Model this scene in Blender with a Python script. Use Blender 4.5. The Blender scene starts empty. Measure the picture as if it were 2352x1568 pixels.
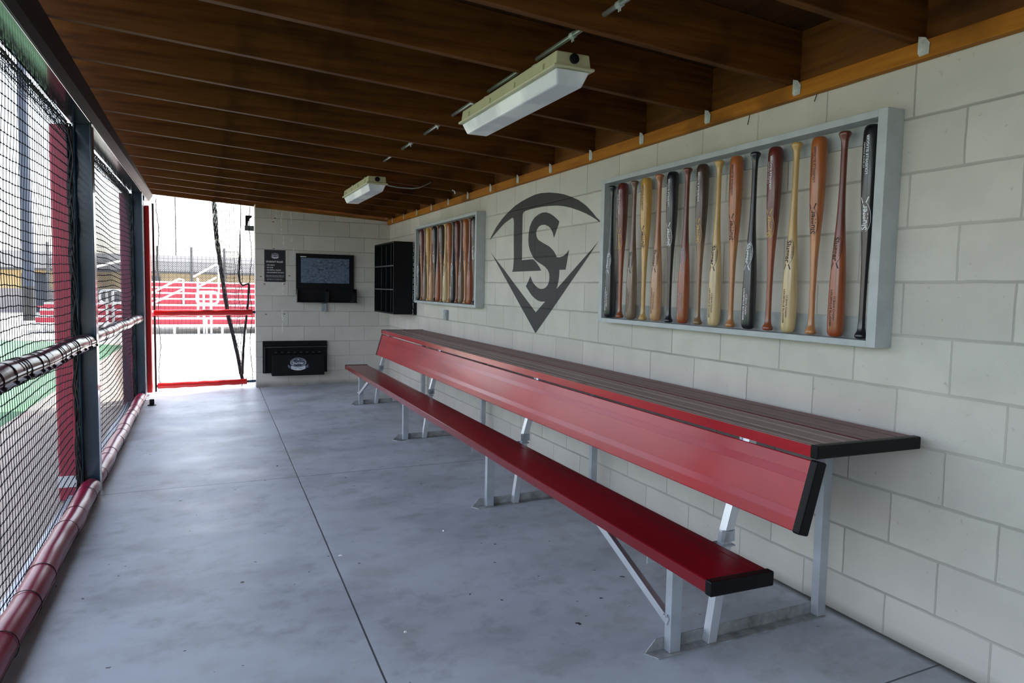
import bpy, bmesh, math, random
from math import sin, cos, pi, sqrt, atan2, radians
from mathutils import Vector, Matrix
from mathutils.geometry import delaunay_2d_cdt
random.seed(7)
D = bpy.data
scene = bpy.context.scene
COL = scene.collection
V = Vector

# ------------------------------------------------------------------ materials
def nodes_of(name):
    m = D.materials.new(name); m.use_nodes = True
    nt = m.node_tree
    return m, nt, nt.nodes, nt.links, nt.nodes['Principled BSDF']

def setc(b, key, val):
    if key in b.inputs: b.inputs[key].default_value = val

def math_n(nt, op, a, b=None, c=None):
    n = nt.nodes.new('ShaderNodeMath'); n.operation = op
    for i, v in enumerate((a, b, c)):
        if v is None: continue
        if hasattr(v, 'is_linked') or hasattr(v, 'links'): nt.links.new(v, n.inputs[i])
        else: n.inputs[i].default_value = v
    return n.outputs[0]

def mix_c(nt, fac, a, b, blend='MIX'):
    n = nt.nodes.new('ShaderNodeMix'); n.data_type = 'RGBA'; n.blend_type = blend
    for s, v in ((n.inputs[0], fac), (n.inputs[6], a), (n.inputs[7], b)):
        if hasattr(v, 'links'): nt.links.new(v, s)
        elif isinstance(v, tuple): s.default_value = (*v, 1) if len(v) == 3 else v
        else: s.default_value = v
    return n.outputs[2]

def ramp(nt, fac, stops):
    n = nt.nodes.new('ShaderNodeValToRGB'); nt.links.new(fac, n.inputs[0])
    e = n.color_ramp.elements
    while len(e) < len(stops): e.new(0.5)
    for el, (p, c) in zip(e, stops):
        el.position = p; el.color = (*c, 1) if len(c) == 3 else c
    return n.outputs[0]

def noise(nt, scale, detail=4, vec=None, rough=.55, stretch=None):
    n = nt.nodes.new('ShaderNodeTexNoise'); n.inputs['Scale'].default_value = scale
    n.inputs['Detail'].default_value = detail; n.inputs['Roughness'].default_value = rough
    if vec is None:
        vec = nt.nodes.new('ShaderNodeTexCoord').outputs['Object']
    if stretch:
        mp = nt.nodes.new('ShaderNodeMapping'); mp.inputs['Scale'].default_value = stretch
        nt.links.new(vec, mp.inputs[0]); vec = mp.outputs[0]
    nt.links.new(vec, n.inputs['Vector'])
    return n.outputs['Fac']

def bump(nt, b, h, strength=.3, dist=.01):
    n = nt.nodes.new('ShaderNodeBump'); n.inputs['Strength'].default_value = strength
    n.inputs['Distance'].default_value = dist
    nt.links.new(h, n.inputs['Height']); nt.links.new(n.outputs[0], b.inputs['Normal'])

def plain(name, col, rough=.5, metal=0., var=.12, nscale=12, coat=0, bmp=0, spec=.5):
    m, nt, N, L, b = nodes_of(name)
    f = noise(nt, nscale, 5)
    c2 = tuple(max(0, x * (1 - 2 * var)) for x in col)
    c1 = tuple(min(1, x * (1 + var)) for x in col)
    L.new(ramp(nt, f, [(.3, c2), (.7, c1)]), b.inputs['Base Color'])
    b.inputs['Roughness'].default_value = rough; b.inputs['Metallic'].default_value = metal
    setc(b, 'Coat Weight', coat); setc(b, 'Coat Roughness', .08); setc(b, 'Specular IOR Level', spec)
    if bmp: bump(nt, b, noise(nt, nscale * 6, 4), bmp, .004)
    return m

M = {}
def wood(name, col, dark, along=0, scale=3., rough=.65):
    m, nt, N, L, b = nodes_of(name)
    st = [9., 9., 9.]; st[along] = .6
    tc = N.new('ShaderNodeTexCoord').outputs['Object']
    n1 = noise(nt, scale, 6, tc, .6, tuple(st))
    st2 = [60., 60., 60.]; st2[along] = 2.
    n2 = noise(nt, 1., 3, tc, .6, tuple(st2))
    n3 = noise(nt, 2.2, 3, tc, .5, (1., 1., 1.))
    a = ramp(nt, n1, [(.3, dark), (.62, col)])
    c = mix_c(nt, math_n(nt, 'MULTIPLY', n2, .45), a, dark)
    c = mix_c(nt, ramp(nt, n3, [(.30, (.8,)*3), (.46, (0,)*3)]), c, tuple(x * .3 for x in dark))
    L.new(c, b.inputs['Base Color']); b.inputs['Roughness'].default_value = rough; setc(b, 'Specular IOR Level', .2)
    bump(nt, b, n2, .15, .003)
    return m
M['joist'] = wood('joist_stained_fir', (.18, .060, .0095), (.06, .018, .003), 0)
M['plate'] = wood('ledger_orange_fir', (.48, .185, .016), (.32, .105, .009), 1)
M['deck'] = wood('deck_board', (.09, .035, .010), (.04, .015, .005), 1)
M['end_wood'] = wood('end_blocking', (.34, .14, .022), (.2, .07, .012), 0)
M['rim'] = wood('rim_board', (.20, .068, .012), (.10, .032, .008), 1)

def block_mat(name, axis, base_z, u0, painted=False):
    """split-free concrete block wall, joints laid out in metres"""
    m, nt, N, L, b = nodes_of(name)
    tc = N.new('ShaderNodeTexCoord').outputs['Object']
    wob = N.new('ShaderNodeTexNoise'); wob.inputs['Scale'].default_value = 9; wob.inputs['Detail'].default_value = 3
    L.new(tc, wob.inputs['Vector'])
    vm = N.new('ShaderNodeVectorMath'); vm.operation = 'MULTIPLY_ADD'
    L.new(wob.outputs['Color'], vm.inputs[0]); vm.inputs[1].default_value = (.008,)*3
    L.new(tc, vm.inputs[2])
    sep = N.new('ShaderNodeSeparateXYZ'); L.new(vm.outputs[0], sep.inputs[0])
    u = math_n(nt, 'ADD', sep.outputs[axis], -u0 - .004)
    z = math_n(nt, 'ADD', sep.outputs[2], -base_z - .004)
    row = math_n(nt, 'FLOOR', math_n(nt, 'DIVIDE', z, .2032))
    fz = math_n(nt, 'MULTIPLY', math_n(nt, 'FRACT', math_n(nt, 'DIVIDE', z, .2032)), .2032)
    par = math_n(nt, 'MODULO', math_n(nt, 'ADD', row, 100), 2)
    uu = math_n(nt, 'ADD', math_n(nt, 'DIVIDE', u, .4064), math_n(nt, 'MULTIPLY', par, .5))
    colu = math_n(nt, 'FLOOR', uu)
    fu = math_n(nt, 'MULTIPLY', math_n(nt, 'FRACT', uu), .4064)
    dz = math_n(nt, 'MINIMUM', fz, math_n(nt, 'SUBTRACT', .2032, fz))
    du = math_n(nt, 'MINIMUM', fu, math_n(nt, 'SUBTRACT', .4064, fu))
    d = math_n(nt, 'MINIMUM', dz, math_n(nt, 'MULTIPLY', du, 1.5))
    mr = N.new('ShaderNodeMapRange'); mr.interpolation_type = 'SMOOTHSTEP'
    mr.inputs['From Min'].default_value = .002; mr.inputs['From Max'].default_value = .0075
    L.new(d, mr.inputs['Value']); mask = mr.outputs[0]
    cv = N.new('ShaderNodeCombineXYZ'); L.new(colu, cv.inputs[0]); L.new(row, cv.inputs[1])
    wn = N.new('ShaderNodeTexWhiteNoise'); wn.noise_dimensions = '3D'; L.new(cv.outputs[0], wn.inputs[0])
    n1 = noise(nt, 5, 6, tc); n2 = noise(nt, 90, 3, tc)
    if painted:
        base = (.027, .027, .030); mort = (.012, .012, .013); var = .1
        c = mix_c(nt, n1, tuple(x * .85 for x in base), tuple(x * 1.2 for x in base))
    else:
        base = (.595, .57, .52); mort = (.33, .315, .285)
        c = mix_c(nt, wn.outputs[0], tuple(x * .93 for x in base), tuple(x * 1.05 for x in base))
        c = mix_c(nt, ramp(nt, n1, [(.35, (.35,)*3), (.6, (0,)*3)]), c, tuple(x * .8 for x in base))
        pits = ramp(nt, noise(nt, 34, 2, tc), [(.26, (1,)*3), (.31, (0,)*3)])
        c = mix_c(nt, math_n(nt, 'MULTIPLY', pits, .4), c, (.33, .29, .22))
        # dirt splash line near the floor and grime at a few joints
        sz = N.new('ShaderNodeSeparateXYZ'); L.new(tc, sz.inputs[0])
        dirt = N.new('ShaderNodeMapRange'); dirt.inputs['From Min'].default_value = .05; dirt.inputs['From Max'].default_value = -.005
        L.new(sz.outputs[2], dirt.inputs['Value'])
        c = mix_c(nt, math_n(nt, 'MULTIPLY', dirt.outputs[0], math_n(nt, 'MULTIPLY', n1, 1.1)), c, (.13, .12, .10))
    jn = math_n(nt, 'MULTIPLY', math_n(nt, 'SUBTRACT', 1, mask), ramp(nt, noise(nt, 1.7, 2, tc), [(.35, (.35,)*3), (.65, (.95,)*3)]))
    c = mix_c(nt, jn, c, mort)
    L.new(c, b.inputs['Base Color']); b.inputs['Roughness'].default_value = .62 if painted else .85
    h = math_n(nt, 'ADD', mask, math_n(nt, 'MULTIPLY', n2, .22))
    h = math_n(nt, 'ADD', h, math_n(nt, 'MULTIPLY', n1, .35))
    bump(nt, b, h, .6, .004)
    return m
BZ = .165 - .2032 * 3      # bed joints at .165 + n * .2032
M['block_side'] = block_mat('block_side_wall', 1, BZ, 0)
M['block_end'] = block_mat('block_end_wall', 0, BZ, -.155)
M['paint'] = block_mat('charcoal_wall_paint', 1, BZ, 0, True)

def floor_mat():
    m, nt, N, L, b = nodes_of('dugout_concrete')
    tc = N.new('ShaderNodeTexCoord').outputs['Object']
    n1 = noise(nt, 1.3, 6, tc, .62, (1., 1.6, 1.))
    n2 = noise(nt, 9, 6, tc, .6); n3 = noise(nt, 120, 3, tc)
    n4 = noise(nt, 1.7, 6, tc, .6, (.8, 1.7, 1.))
    c = ramp(nt, n1, [(.3, (.30, .33, .37)), (.5, (.43, .465, .52)), (.68, (.53, .575, .64))])
    c = mix_c(nt, ramp(nt, n4, [(.42, (0,)*3), (.58, (.55,)*3)]), c, (.50, .55, .62))
    c = mix_c(nt, ramp(nt, n2, [(.32, (.5,)*3), (.5, (0,)*3)]), c, (.25, .265, .28))
    c = mix_c(nt, ramp(nt, noise(nt, 1.1, 7, tc, .66, (.8, 1.3, 1.)), [(.48, (0,)*3), (.56, (.5,)*3)]), c, (.56, .61, .68))
    # warm dirty patches
    c = mix_c(nt, ramp(nt, noise(nt, 1.9, 5, tc, .6, (1.3, 1., 1.)), [(.56, (0,)*3), (.72, (.5,)*3)]), c, (.34, .33, .30))
    spots = ramp(nt, noise(nt, 26, 1, tc), [(.205, (1,)*3), (.22, (0,)*3)])
    c = mix_c(nt, spots, c, (.06, .06, .06))
    sp = N.new('ShaderNodeSeparateXYZ'); L.new(tc, sp.inputs[0])
    x, y = sp.outputs[0], sp.outputs[1]
    wv = math_n(nt, 'MULTIPLY', math_n(nt, 'SUBTRACT', noise(nt, 1.5, 2, tc), .5), .02)
    l1 = math_n(nt, 'ABSOLUTE', math_n(nt, 'ADD', math_n(nt, 'SUBTRACT', math_n(nt, 'ADD', x, 1.887), math_n(nt, 'MULTIPLY', y, .0166)), math_n(nt, 'MULTIPLY', wv, .3)))
    l2 = math_n(nt, 'ABSOLUTE', math_n(nt, 'ADD', math_n(nt, 'ADD', math_n(nt, 'SUBTRACT', y, 3.585), math_n(nt, 'MULTIPLY', x, .0525)), wv))
    l3 = math_n(nt, 'ABSOLUTE', math_n(nt, 'ADD', math_n(nt, 'SUBTRACT', y, .163), wv))
    dd = math_n(nt, 'MINIMUM', math_n(nt, 'MINIMUM', l1, l2), l3)
    mr = N.new('ShaderNodeMapRange'); mr.inputs['From Min'].default_value = .0025; mr.inputs['From Max'].default_value = .005
    L.new(dd, mr.inputs['Value'])
    c = mix_c(nt, mr.outputs[0], (.07, .075, .085), c)
    # floor turns darker along the block wall
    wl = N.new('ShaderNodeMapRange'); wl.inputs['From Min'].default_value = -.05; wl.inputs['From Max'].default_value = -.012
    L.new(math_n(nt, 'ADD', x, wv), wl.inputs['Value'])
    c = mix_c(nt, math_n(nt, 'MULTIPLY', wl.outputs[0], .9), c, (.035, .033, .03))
    L.new(c, b.inputs['Base Color'])
    L.new(ramp(nt, n1, [(.3, (.34,)*3), (.7, (.55,)*3)]), b.inputs['Roughness'])
    h = math_n(nt, 'ADD', math_n(nt, 'MULTIPLY', n3, .15), math_n(nt, 'ADD', math_n(nt, 'MULTIPLY', n2, .3), mr.outputs[0]))
    bump(nt, b, h, .25, .004)
    return m
M['floor'] = floor_mat()

def red_metal(name, col, rough, dust=0., coat=.3):
    m, nt, N, L, b = nodes_of(name)
    tc = N.new('ShaderNodeTexCoord').outputs['Object']
    n = noise(nt, 3.5, 5, tc, .6, (1., .35, 1.))
    c = ramp(nt, n, [(.3, tuple(x * .8 for x in col)), (.7, tuple(min(1, x * 1.12) for x in col))])
    if dust:
        f = noise(nt, 5, 5, tc, .6, (9., .25, 1.))
        c = mix_c(nt, ramp(nt, f, [(.25, (dust * .75,)*3), (.7, (dust,)*3)]), c, (.37, .31, .28))
        sp = N.new('ShaderNodeSeparateXYZ'); L.new(tc, sp.inputs[0]); x = sp.outputs[0]
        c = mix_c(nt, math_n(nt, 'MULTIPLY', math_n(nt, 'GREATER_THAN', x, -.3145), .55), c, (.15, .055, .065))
        for cx in (-.488, -.398, -.239, -.149):      # dust lying along the low ribs
            c = mix_c(nt, math_n(nt, 'MULTIPLY', math_n(nt, 'LESS_THAN', math_n(nt, 'ABSOLUTE', math_n(nt, 'SUBTRACT', x, cx)), .0085), .75), c, (.40, .35, .31))
        for cx in (-.506, -.257, -.131): c = mix_c(nt, math_n(nt, 'MULTIPLY', math_n(nt, 'LESS_THAN', math_n(nt, 'ABSOLUTE', math_n(nt, 'SUBTRACT', x, cx)), .0085), .6), c, (.12, .05, .05))
        c = mix_c(nt, math_n(nt, 'LESS_THAN', math_n(nt, 'ABSOLUTE', math_n(nt, 'SUBTRACT', x, -.3145)), .006), c, (.10, .005, .01))
        c = mix_c(nt, ramp(nt, noise(nt, 2.2, 3, tc, .5, (1.4, .9, 1.)), [(.25, (.8,)*3), (.33, (0,)*3)]), c, (.09, .03, .03))
    L.new(c, b.inputs['Base Color'])
    b.inputs['Roughness'].default_value = rough; b.inputs['Metallic'].default_value = 0
    setc(b, 'Specular IOR Level', .3); setc(b, 'Coat Weight', coat if not dust else 0); setc(b, 'Coat Roughness', .10)
    bump(nt, b, noise(nt, 700, 2, tc), .08, .0006)
    return m
M['red_plank'] = red_metal('red_painted_aluminium', (.38, .004, .016), .22, coat=.15)
M['red_seat'] = red_metal('red_seat_aluminium', (.17, .002, .008), .24, coat=.1)
M['red_top'] = red_metal('dusty_red_shelf_top', (.24, .035, .04), .5, dust=.8)
M['black_cap'] = plain('black_plastic_cap', (.004, .004, .005), .45, var=.1, spec=.18)
M['cap_edge'] = plain('cap_edge', (.05, .055, .065), .3)
M['alu'] = plain('brushed_aluminium', (.70, .73, .78), .36, .75, .06, 6)
M['alu_leg'] = plain('galvanised_leg', (.50, .54, .59), .38, .6, .08, 9)
M['alu_dirty'] = plain('scuffed_aluminium', (.36, .37, .38), .55, .3, .25, 14)
M['steel'] = plain('navy_painted_steel', (.028, .058, .095), .28, .0, .15, 3, .5)
M['beam'] = plain('dark_painted_beam', (.028, .028, .034), .17, 0, .12, 5, .4)
M['vinyl'] = plain('maroon_vinyl', (.26, .007, .042), .30, 0, .12, 3, .16, .12, spec=.35)
M['vinyl_dark'] = plain('dark_maroon_vinyl', (.085, .010, .026), .24, 0, .15, 3, .15, .25, spec=.3)
M['vinyl_bright'] = plain('bright_red_vinyl', (.62, .012, .012), .35, 0, .1, 3, .3, .2)
M['flash'] = plain('black_flashing', (.012, .012, .014), .45, 0, .1, 4, spec=.25)
M['pad_red'] = plain('crimson_pad', (.40, .022, .055), .5, 0, .08, 3, .1)
M['pad_purple'] = plain('weathered_pad', (.24, .035, .085), .5, 0, .08, 3, .1)
M['white'] = plain('white_tape', (.85, .87, .9), .5, 0, .05)
M['net'] = plain('black_netting', (.012, .012, .02), .8, 0, .1)
M['net_grey'] = plain('faded_netting', (.05, .052, .06), .8, 0, .1)
M['rope'] = plain('black_rope', (.008, .008, .010), .7, 0, .1)
M['case'] = plain('grey_painted_case', (.47, .50, .515), .5, 0, .05, 14)
M['case_in'] = plain('case_back_rail', (.42, .44, .45), .6, 0, .15, 9)
M['black'] = plain('black_painted_wood', (.006, .006, .008), .5, 0, .2, 6, spec=.22)
M['black_satin'] = plain('black_satin', (.009, .010, .014), .3, 0, .2, 6, spec=.35)
M['black_edge'] = plain('grey_black_edge', (.10, .11, .12), .4, 0, .3, 30)  # grey a step lighter than the black panels
M['lamp_body'] = plain('aged_cream_plastic', (.60, .57, .37), .42, 0, .05, 5)
M['zinc'] = plain('zinc_plate', (.62, .64, .62), .45, .35, .15, 30)
M['conduit'] = plain('conduit_steel', (.42, .44, .40), .35, .7, .1, 10)
M['box_grey'] = plain('grey_outlet_cover', (.33, .36, .39), .5, 0, .06)
M['sign'] = plain('charcoal_sign', (.022, .025, .03), .28, 0, .2, 5)
M['txt_white'] = plain('white_lettering', (.78, .80, .84), .5, 0, .02)
M['txt_gold'] = plain('gold_lettering', (.62, .40, .13), .5, 0, .03)
M['txt_black'] = plain('black_lettering', (.03, .012, .01), .5, 0, .03)
M['txt_grey'] = plain('grey_lettering', (.33, .36, .42), .5, 0, .03)
M['navy'] = plain('badge_navy', (.008, .016, .05), .4, 0, .05)
M['slate'] = plain('badge_slate', (.10, .13, .19), .4, 0, .05)
M['drip'] = plain('chalky_drip', (.80, .80, .76), .8, 0, .05)
M['brown_drip'] = plain('brown_drip', (.05, .035, .03), .8, 0, .05)
def diffuser_mat():
    m, nt, N, L, b = nodes_of('frosted_lens')
    f = noise(nt, 3.5, 3)
    L.new(ramp(nt, f, [(.42, (.70, .72, .78)), (.56, (.93, .94, .97))]), b.inputs['Base Color'])
    b.inputs['Roughness'].default_value = .3; setc(b, 'Transmission Weight', 0)
    setc(b, 'Subsurface Weight', .0)
    return m
M['lens'] = diffuser_mat()
def screen_mat():
    m, nt, N, L, b = nodes_of('scuffed_board')
    tc = N.new('ShaderNodeTexCoord').outputs['Object']
    f = noise(nt, 28, 6, tc, .7, (1., 1., 1.5)); g = noise(nt, 3, 3, tc)
    c = ramp(nt, f, [(.40, (.025, .04, .07)), (.5, (.10, .145, .215)), (.62, (.17, .22, .31))])
    c = mix_c(nt, ramp(nt, g, [(.4, (.0,)*3), (.65, (.6,)*3)]), c, (.12, .17, .25))
    L.new(c, b.inputs['Base Color']); b.inputs['Roughness'].default_value = .4
    return m
M['screen'] = screen_mat()
def bat_mat(name, barrel, handle, rough=.28):
    m, nt, N, L, b = nodes_of(name)
    tc = N.new('ShaderNodeTexCoord').outputs['Object']
    sp = N.new('ShaderNodeSeparateXYZ'); L.new(tc, sp.inputs[0])
    g = noise(nt, 4, 5, tc, .6, (14., 14., .9))
    t = math_n(nt, 'ADD', math_n(nt, 'DIVIDE', sp.outputs[2], .82), math_n(nt, 'MULTIPLY', math_n(nt, 'SUBTRACT', g, .5), .12))
    c = ramp(nt, t, [(.46, handle), (.60, barrel)])
    dk = mix_c(nt, .5, c, (.01, .006, .004))
    c = mix_c(nt, ramp(nt, g, [(.30, (.75,)*3), (.55, (0,)*3)]), c, dk)
    L.new(c, b.inputs['Base Color']); b.inputs['Roughness'].default_value = rough
    setc(b, 'Coat Weight', .6); setc(b, 'Coat Roughness', .12)
    return m
BM = dict(
    black=bat_mat('bat_black', (.007, .008, .012), (.007, .008, .012), .3),
    pale=bat_mat('bat_pale_maple', (.62, .46, .24), (.60, .38, .12)),
    yellow=bat_mat('bat_yellow_ash', (.60, .33, .07), (.60, .36, .12)),
    orange=bat_mat('bat_orange_brown', (.42, .12, .03), (.52, .22, .08)),
    honey=bat_mat('bat_honey', (.56, .29, .14), (.45, .16, .06)),
    redbrown=bat_mat('bat_red_brown', (.34, .075, .02), (.16, .035, .02)),
    cherry=bat_mat('bat_dark_cherry', (.13, .018, .012), (.30, .07, .025)),
    walnut=bat_mat('bat_walnut', (.06, .03, .022), (.26, .15, .07)),
    greybrown=bat_mat('bat_grey_brown', (.20, .13, .08), (.16, .08, .05)))
def ground_mat(name, a, b_, scale=2., rough=.95, fine=60):
    m, nt, N, L, b = nodes_of(name)
    n1 = noise(nt, scale, 6); n2 = noise(nt, fine, 4)
    c = ramp(nt, n1, [(.35, a), (.65, b_)])
    c = mix_c(nt, ramp(nt, n2, [(.42, (.45,)*3), (.6, (0,)*3)]), c, tuple(x * .55 for x in a))
    L.new(c, b.inputs['Base Color']); b.inputs['Roughness'].default_value = rough
    bump(nt, b, n2, .5, .01)
    return m
M['dirt'] = ground_mat('infield_dirt', (.40, .33, .28), (.50, .43, .37), 2.5)
M['slab'] = ground_mat('pale_concrete', (.62, .60, .56), (.70, .68, .64), .6)
M['clay'] = ground_mat('pale_clay', (.50, .38, .30), (.56, .44, .35), 1.)
M['turf'] = ground_mat('green_turf', (.055, .15, .07), (.085, .205, .105), 5, .9, 90)
M['bld_wall'] = plain('cream_stucco', (.50, .38, .19), .85, 0, .04, 3)
M['bld_low'] = plain('grey_wainscot', (.30, .28, .28), .85, 0, .05, 3)
M['bld_roof'] = plain('grey_metal_roof', (.055, .053, .05), .6, 0, .06, 2)
M['bld_door'] = plain('slate_door', (.03, .038, .055), .5, 0, .05, 3)
M['pole'] = plain('blue_grey_pole', (.045, .058, .085), .45, .2, .08, 3)
M['pole_low'] = plain('pole_sleeve', (.03, .03, .03), .6, 0, .08, 3)
M['bl_red'] = plain('bleacher_red', (.36, .018, .035), .5, 0, .05, 3)
M['bl_alu'] = plain('bleacher_aluminium', (.78, .78, .78), .4, .3, .03, 3)
M['fence'] = plain('fence_wire', (.10, .10, .105), .5, .3, .05, 3)

# ------------------------------------------------------------------ mesh helpers
class MB:
    def __init__(s): s.bm = bmesh.new()
    def quadbox(s, P):
        """P: 8 points, 0-3 bottom ring, 4-7 top ring"""
        v = [s.bm.verts.new(p) for p in P]
        for f in ((3, 2, 1, 0), (4, 5, 6, 7), (0, 1, 5, 4), (1, 2, 6, 5), (2, 3, 7, 6), (3, 0, 4, 7)):
            s.bm.faces.new([v[i] for i in f])
        return s
    def box(s, x0, x1, y0, y1, z0, z1):
        return s.quadbox([(x0, y0, z0), (x1, y0, z0), (x1, y1, z0), (x0, y1, z0), (x0, y0, z1), (x1, y0, z1), (x1, y1, z1), (x0, y1, z1)])
    def bar(s, a, b, w, t, up=(0, 0, 1)):
        """rectangular bar a->b, w across (perpendicular to up), t along up"""
        a, b = V(a), V(b); d = (b - a).normalized(); u = V(up)
        r = d.cross(u)
        if r.length < 1e-5: r = d.cross(V((1, 0, 0)))
        r.normalize(); u = r.cross(d).normalized()
        P = []
        for p in (a, b):
            P += [p - r * w / 2 - u * t / 2, p + r * w / 2 - u * t / 2, p + r * w / 2 + u * t / 2, p - r * w / 2 + u * t / 2]
        return s.quadbox(P)
    def tube(s, pts, r, n=8, cap=True, radii=None):
        pts = [V(p) for p in pts]; rings = []; prev = None
        for i, p in enumerate(pts):
            d = (pts[min(i + 1, len(pts) - 1)] - pts[max(i - 1, 0)]).normalized()
            if prev is None:
                a = d.cross(V((0, 0, 1)))
                if a.length < .1: a = d.cross(V((1, 0, 0)))
            else: a = prev - d * prev.dot(d)
            a.normalize(); prev = a; c = d.cross(a)
            rr = radii[i] if radii else r
            rings.append([s.bm.verts.new(p + (a * cos(2 * pi * k / n) + c * sin(2 * pi * k / n)) * rr) for k in range(n)])
        for A, B in zip(rings, rings[1:]):
            for k in range(n): s.bm.faces.new((A[k], A[(k + 1) % n], B[(k + 1) % n], B[k]))
        if cap: s.bm.faces.new(rings[0][::-1]); s.bm.faces.new(rings[-1])
        return s
    def lathe(s, prof, n=20, base=(0, 0, 0)):
        b = V(base); rings = []
        for r, z in prof:
            rings.append([s.bm.verts.new(b + V((r * cos(2 * pi * k / n), r * sin(2 * pi * k / n), z))) for k in range(n)])
        for A, B in zip(rings, rings[1:]):
            for k in range(n): s.bm.faces.new((A[k], A[(k + 1) % n], B[(k + 1) % n], B[k]))
        s.bm.faces.new(rings[0][::-1]); s.bm.faces.new(rings[-1])
        return s
    def extr(s, poly, f, d):
        """poly 2D -> f(u,v) 3D, extruded along d"""
        d = V(d); a = [s.bm.verts.new(f(*p)) for p in poly]; b = [s.bm.verts.new(V(f(*p)) + d) for p in poly]
        s.bm.faces.new(a[::-1]); s.bm.faces.new(b)
        n = len(a)
        for i in range(n): s.bm.faces.new((a[i], a[(i + 1) % n], b[(i + 1) % n], b[i]))
        return s
    def build(s, name, mat, parent=None, smooth=None, bevel=0, off=None, recalc=True, xf=None):
        if recalc: bmesh.ops.recalc_face_normals(s.bm, faces=s.bm.faces)
        me = D.meshes.new(name)
        if xf: s.bm.transform(xf)
        s.bm.to_mesh(me); s.bm.free()
        mats = mat if isinstance(mat, (list, tuple)) else [mat]
        for m in mats: me.materials.append(m)
        if smooth is not None:
            me.polygons.foreach_set('use_smooth', [True] * len(me.polygons))
            if smooth < 180:
                try: me.set_sharp_from_angle(angle=radians(smooth))
                except Exception: pass
        o = D.objects.new(name, me); COL.objects.link(o)
        if parent: 
            o.parent = parent
        if off is not None: o.location = off
        if bevel:
            md = o.modifiers.new('bevel', 'BEVEL'); md.width = bevel; md.segments = 2; md.limit_method = 'ANGLE'
            md.angle_limit = radians(50)
        return o

def tag(o, label=None, cat=None, group=None, kind=None):
    if label: o['label'] = label
    if cat: o['category'] = cat
    if group: o['group'] = group
    if kind: o['kind'] = kind
    return o
def thing(name, label, cat, loc=(0, 0, 0), rz=0, group=None):
    o = D.objects.new(name, None); COL.objects.link(o); o.location = loc; o.rotation_euler = (0, 0, rz)
    o.empty_display_size = .1
    return tag(o, label, cat, group)
def part(name, mb, mat, root, **k):
    """mb in world coordinates (root unrotated)"""
    mb.bm.transform(Matrix.Translation(-V(root.location)))
    return mb.build(name, mat, root, **k)
def sub(name, mb, mat, root, par, **k):
    mb.bm.transform(Matrix.Translation(-V(root.location)))
    return mb.build(name, mat, par, **k)
def copy_tree(o, parent=None):
    c = o.copy(); COL.objects.link(c); c.parent = parent
    for ch in [x for x in o.children]: copy_tree(ch, c)
    return c
def struct(o): o['kind'] = 'structure'; return o

def text_mesh(s, size, bold=0., align='CENTER', space=1.0, shear=0., width=None):
    cu = D.curves.new('t', 'FONT'); cu.body = s; cu.size = size; cu.align_x = align; cu.align_y = 'CENTER'
    cu.offset = bold; cu.space_character = space; cu.shear = shear; cu.resolution_u = 3
    o = D.objects.new('t', cu); COL.objects.link(o)
    bpy.context.view_layer.update()
    dg = bpy.context.evaluated_depsgraph_get()
    me = D.meshes.new_from_object(o.evaluated_get(dg))
    D.objects.remove(o); D.curves.remove(cu)
    bm = bmesh.new(); bm.from_mesh(me); D.meshes.remove(me)
    if width and bm.verts:
        xs = [v.co.x for v in bm.verts]; w = max(xs) - min(xs); c = (max(xs) + min(xs)) / 2
        k = width / w
        for v in bm.verts: v.co.x = (v.co.x - c) * k
    return bm
def merge(dst, bm, f):
    mp = {}
    for v in bm.verts: mp[v] = dst.bm.verts.new(f(v.co))
    for fc in bm.faces:
        try: dst.bm.faces.new([mp[v] for v in fc.verts])
        except ValueError: pass
    bm.free()

def FZ(x): return .02 * max(min(x, 0), -3.25)          # the floor drains towards the field
def FX(y): return -3.085 + .0045 * y                   # inner face of the front line of columns
def JZ(x): return 2.255 - .064 * x                     # underside of the joists
YE = 8.377

# ------------------------------------------------------------------ setting
Y0 = -3.7
b = MB(); b.quadbox([(-3.25, Y0, -.3), (.0, Y0, -.3), (.0, 9.6, -.3), (-3.25, 9.6, -.3), (-3.25, Y0, FZ(-3.25)), (0, Y0, 0), (0, 9.6, 0), (-3.25, 9.6, FZ(-3.25))])
struct(b.build('floor', M['floor']))
b = MB().box(0, .2, Y0, YE, -.3, 2.245); struct(b.build('wall_right', M['block_side']))
b = MB().box(-1.785, .2, YE, YE + .2, -.3, 2.255); b.quadbox([(-1.785, YE, 2.255), (.2, YE, 2.255), (.2, YE + .2, 2.255), (-1.785, YE + .2, 2.255), (-1.785, YE, 2.365), (.2, YE, 2.2551), (.2, YE + .2, 2.2551), (-1.785, YE + .2, 2.365)])
struct(b.build('wall_end', M['block_end']))
# unseen block wall, added behind the camera to dim light from that end
b = MB().box(-3.2, -.0, -3.6, -3.4, -.3, 2.25).quadbox([(-3.2, -3.6, 2.25), (0, -3.6, 2.25), (0, -3.4, 2.25), (-3.2, -3.4, 2.25), (-3.2, -3.6, 2.45), (0, -3.6, 2.2502), (0, -3.4, 2.2502), (-3.2, -3.4, 2.45)])
struct(b.build('wall_back_added', M['block_end']))
# roof deck
b = MB().quadbox([(-3.215, Y0, JZ(-3.215) + .235), (.22, Y0, JZ(.22) + .235), (.22, 8.83, JZ(.22) + .235), (-3.215, 8.83, JZ(-3.215) + .235),
                  (-3.215, Y0, JZ(-3.215) + .27), (.22, Y0, JZ(.22) + .27), (.22, 8.83, JZ(.22) + .27), (-3.215, 8.83, JZ(-3.215) + .27)])
struct(b.build('ceiling', M['deck']))
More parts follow.
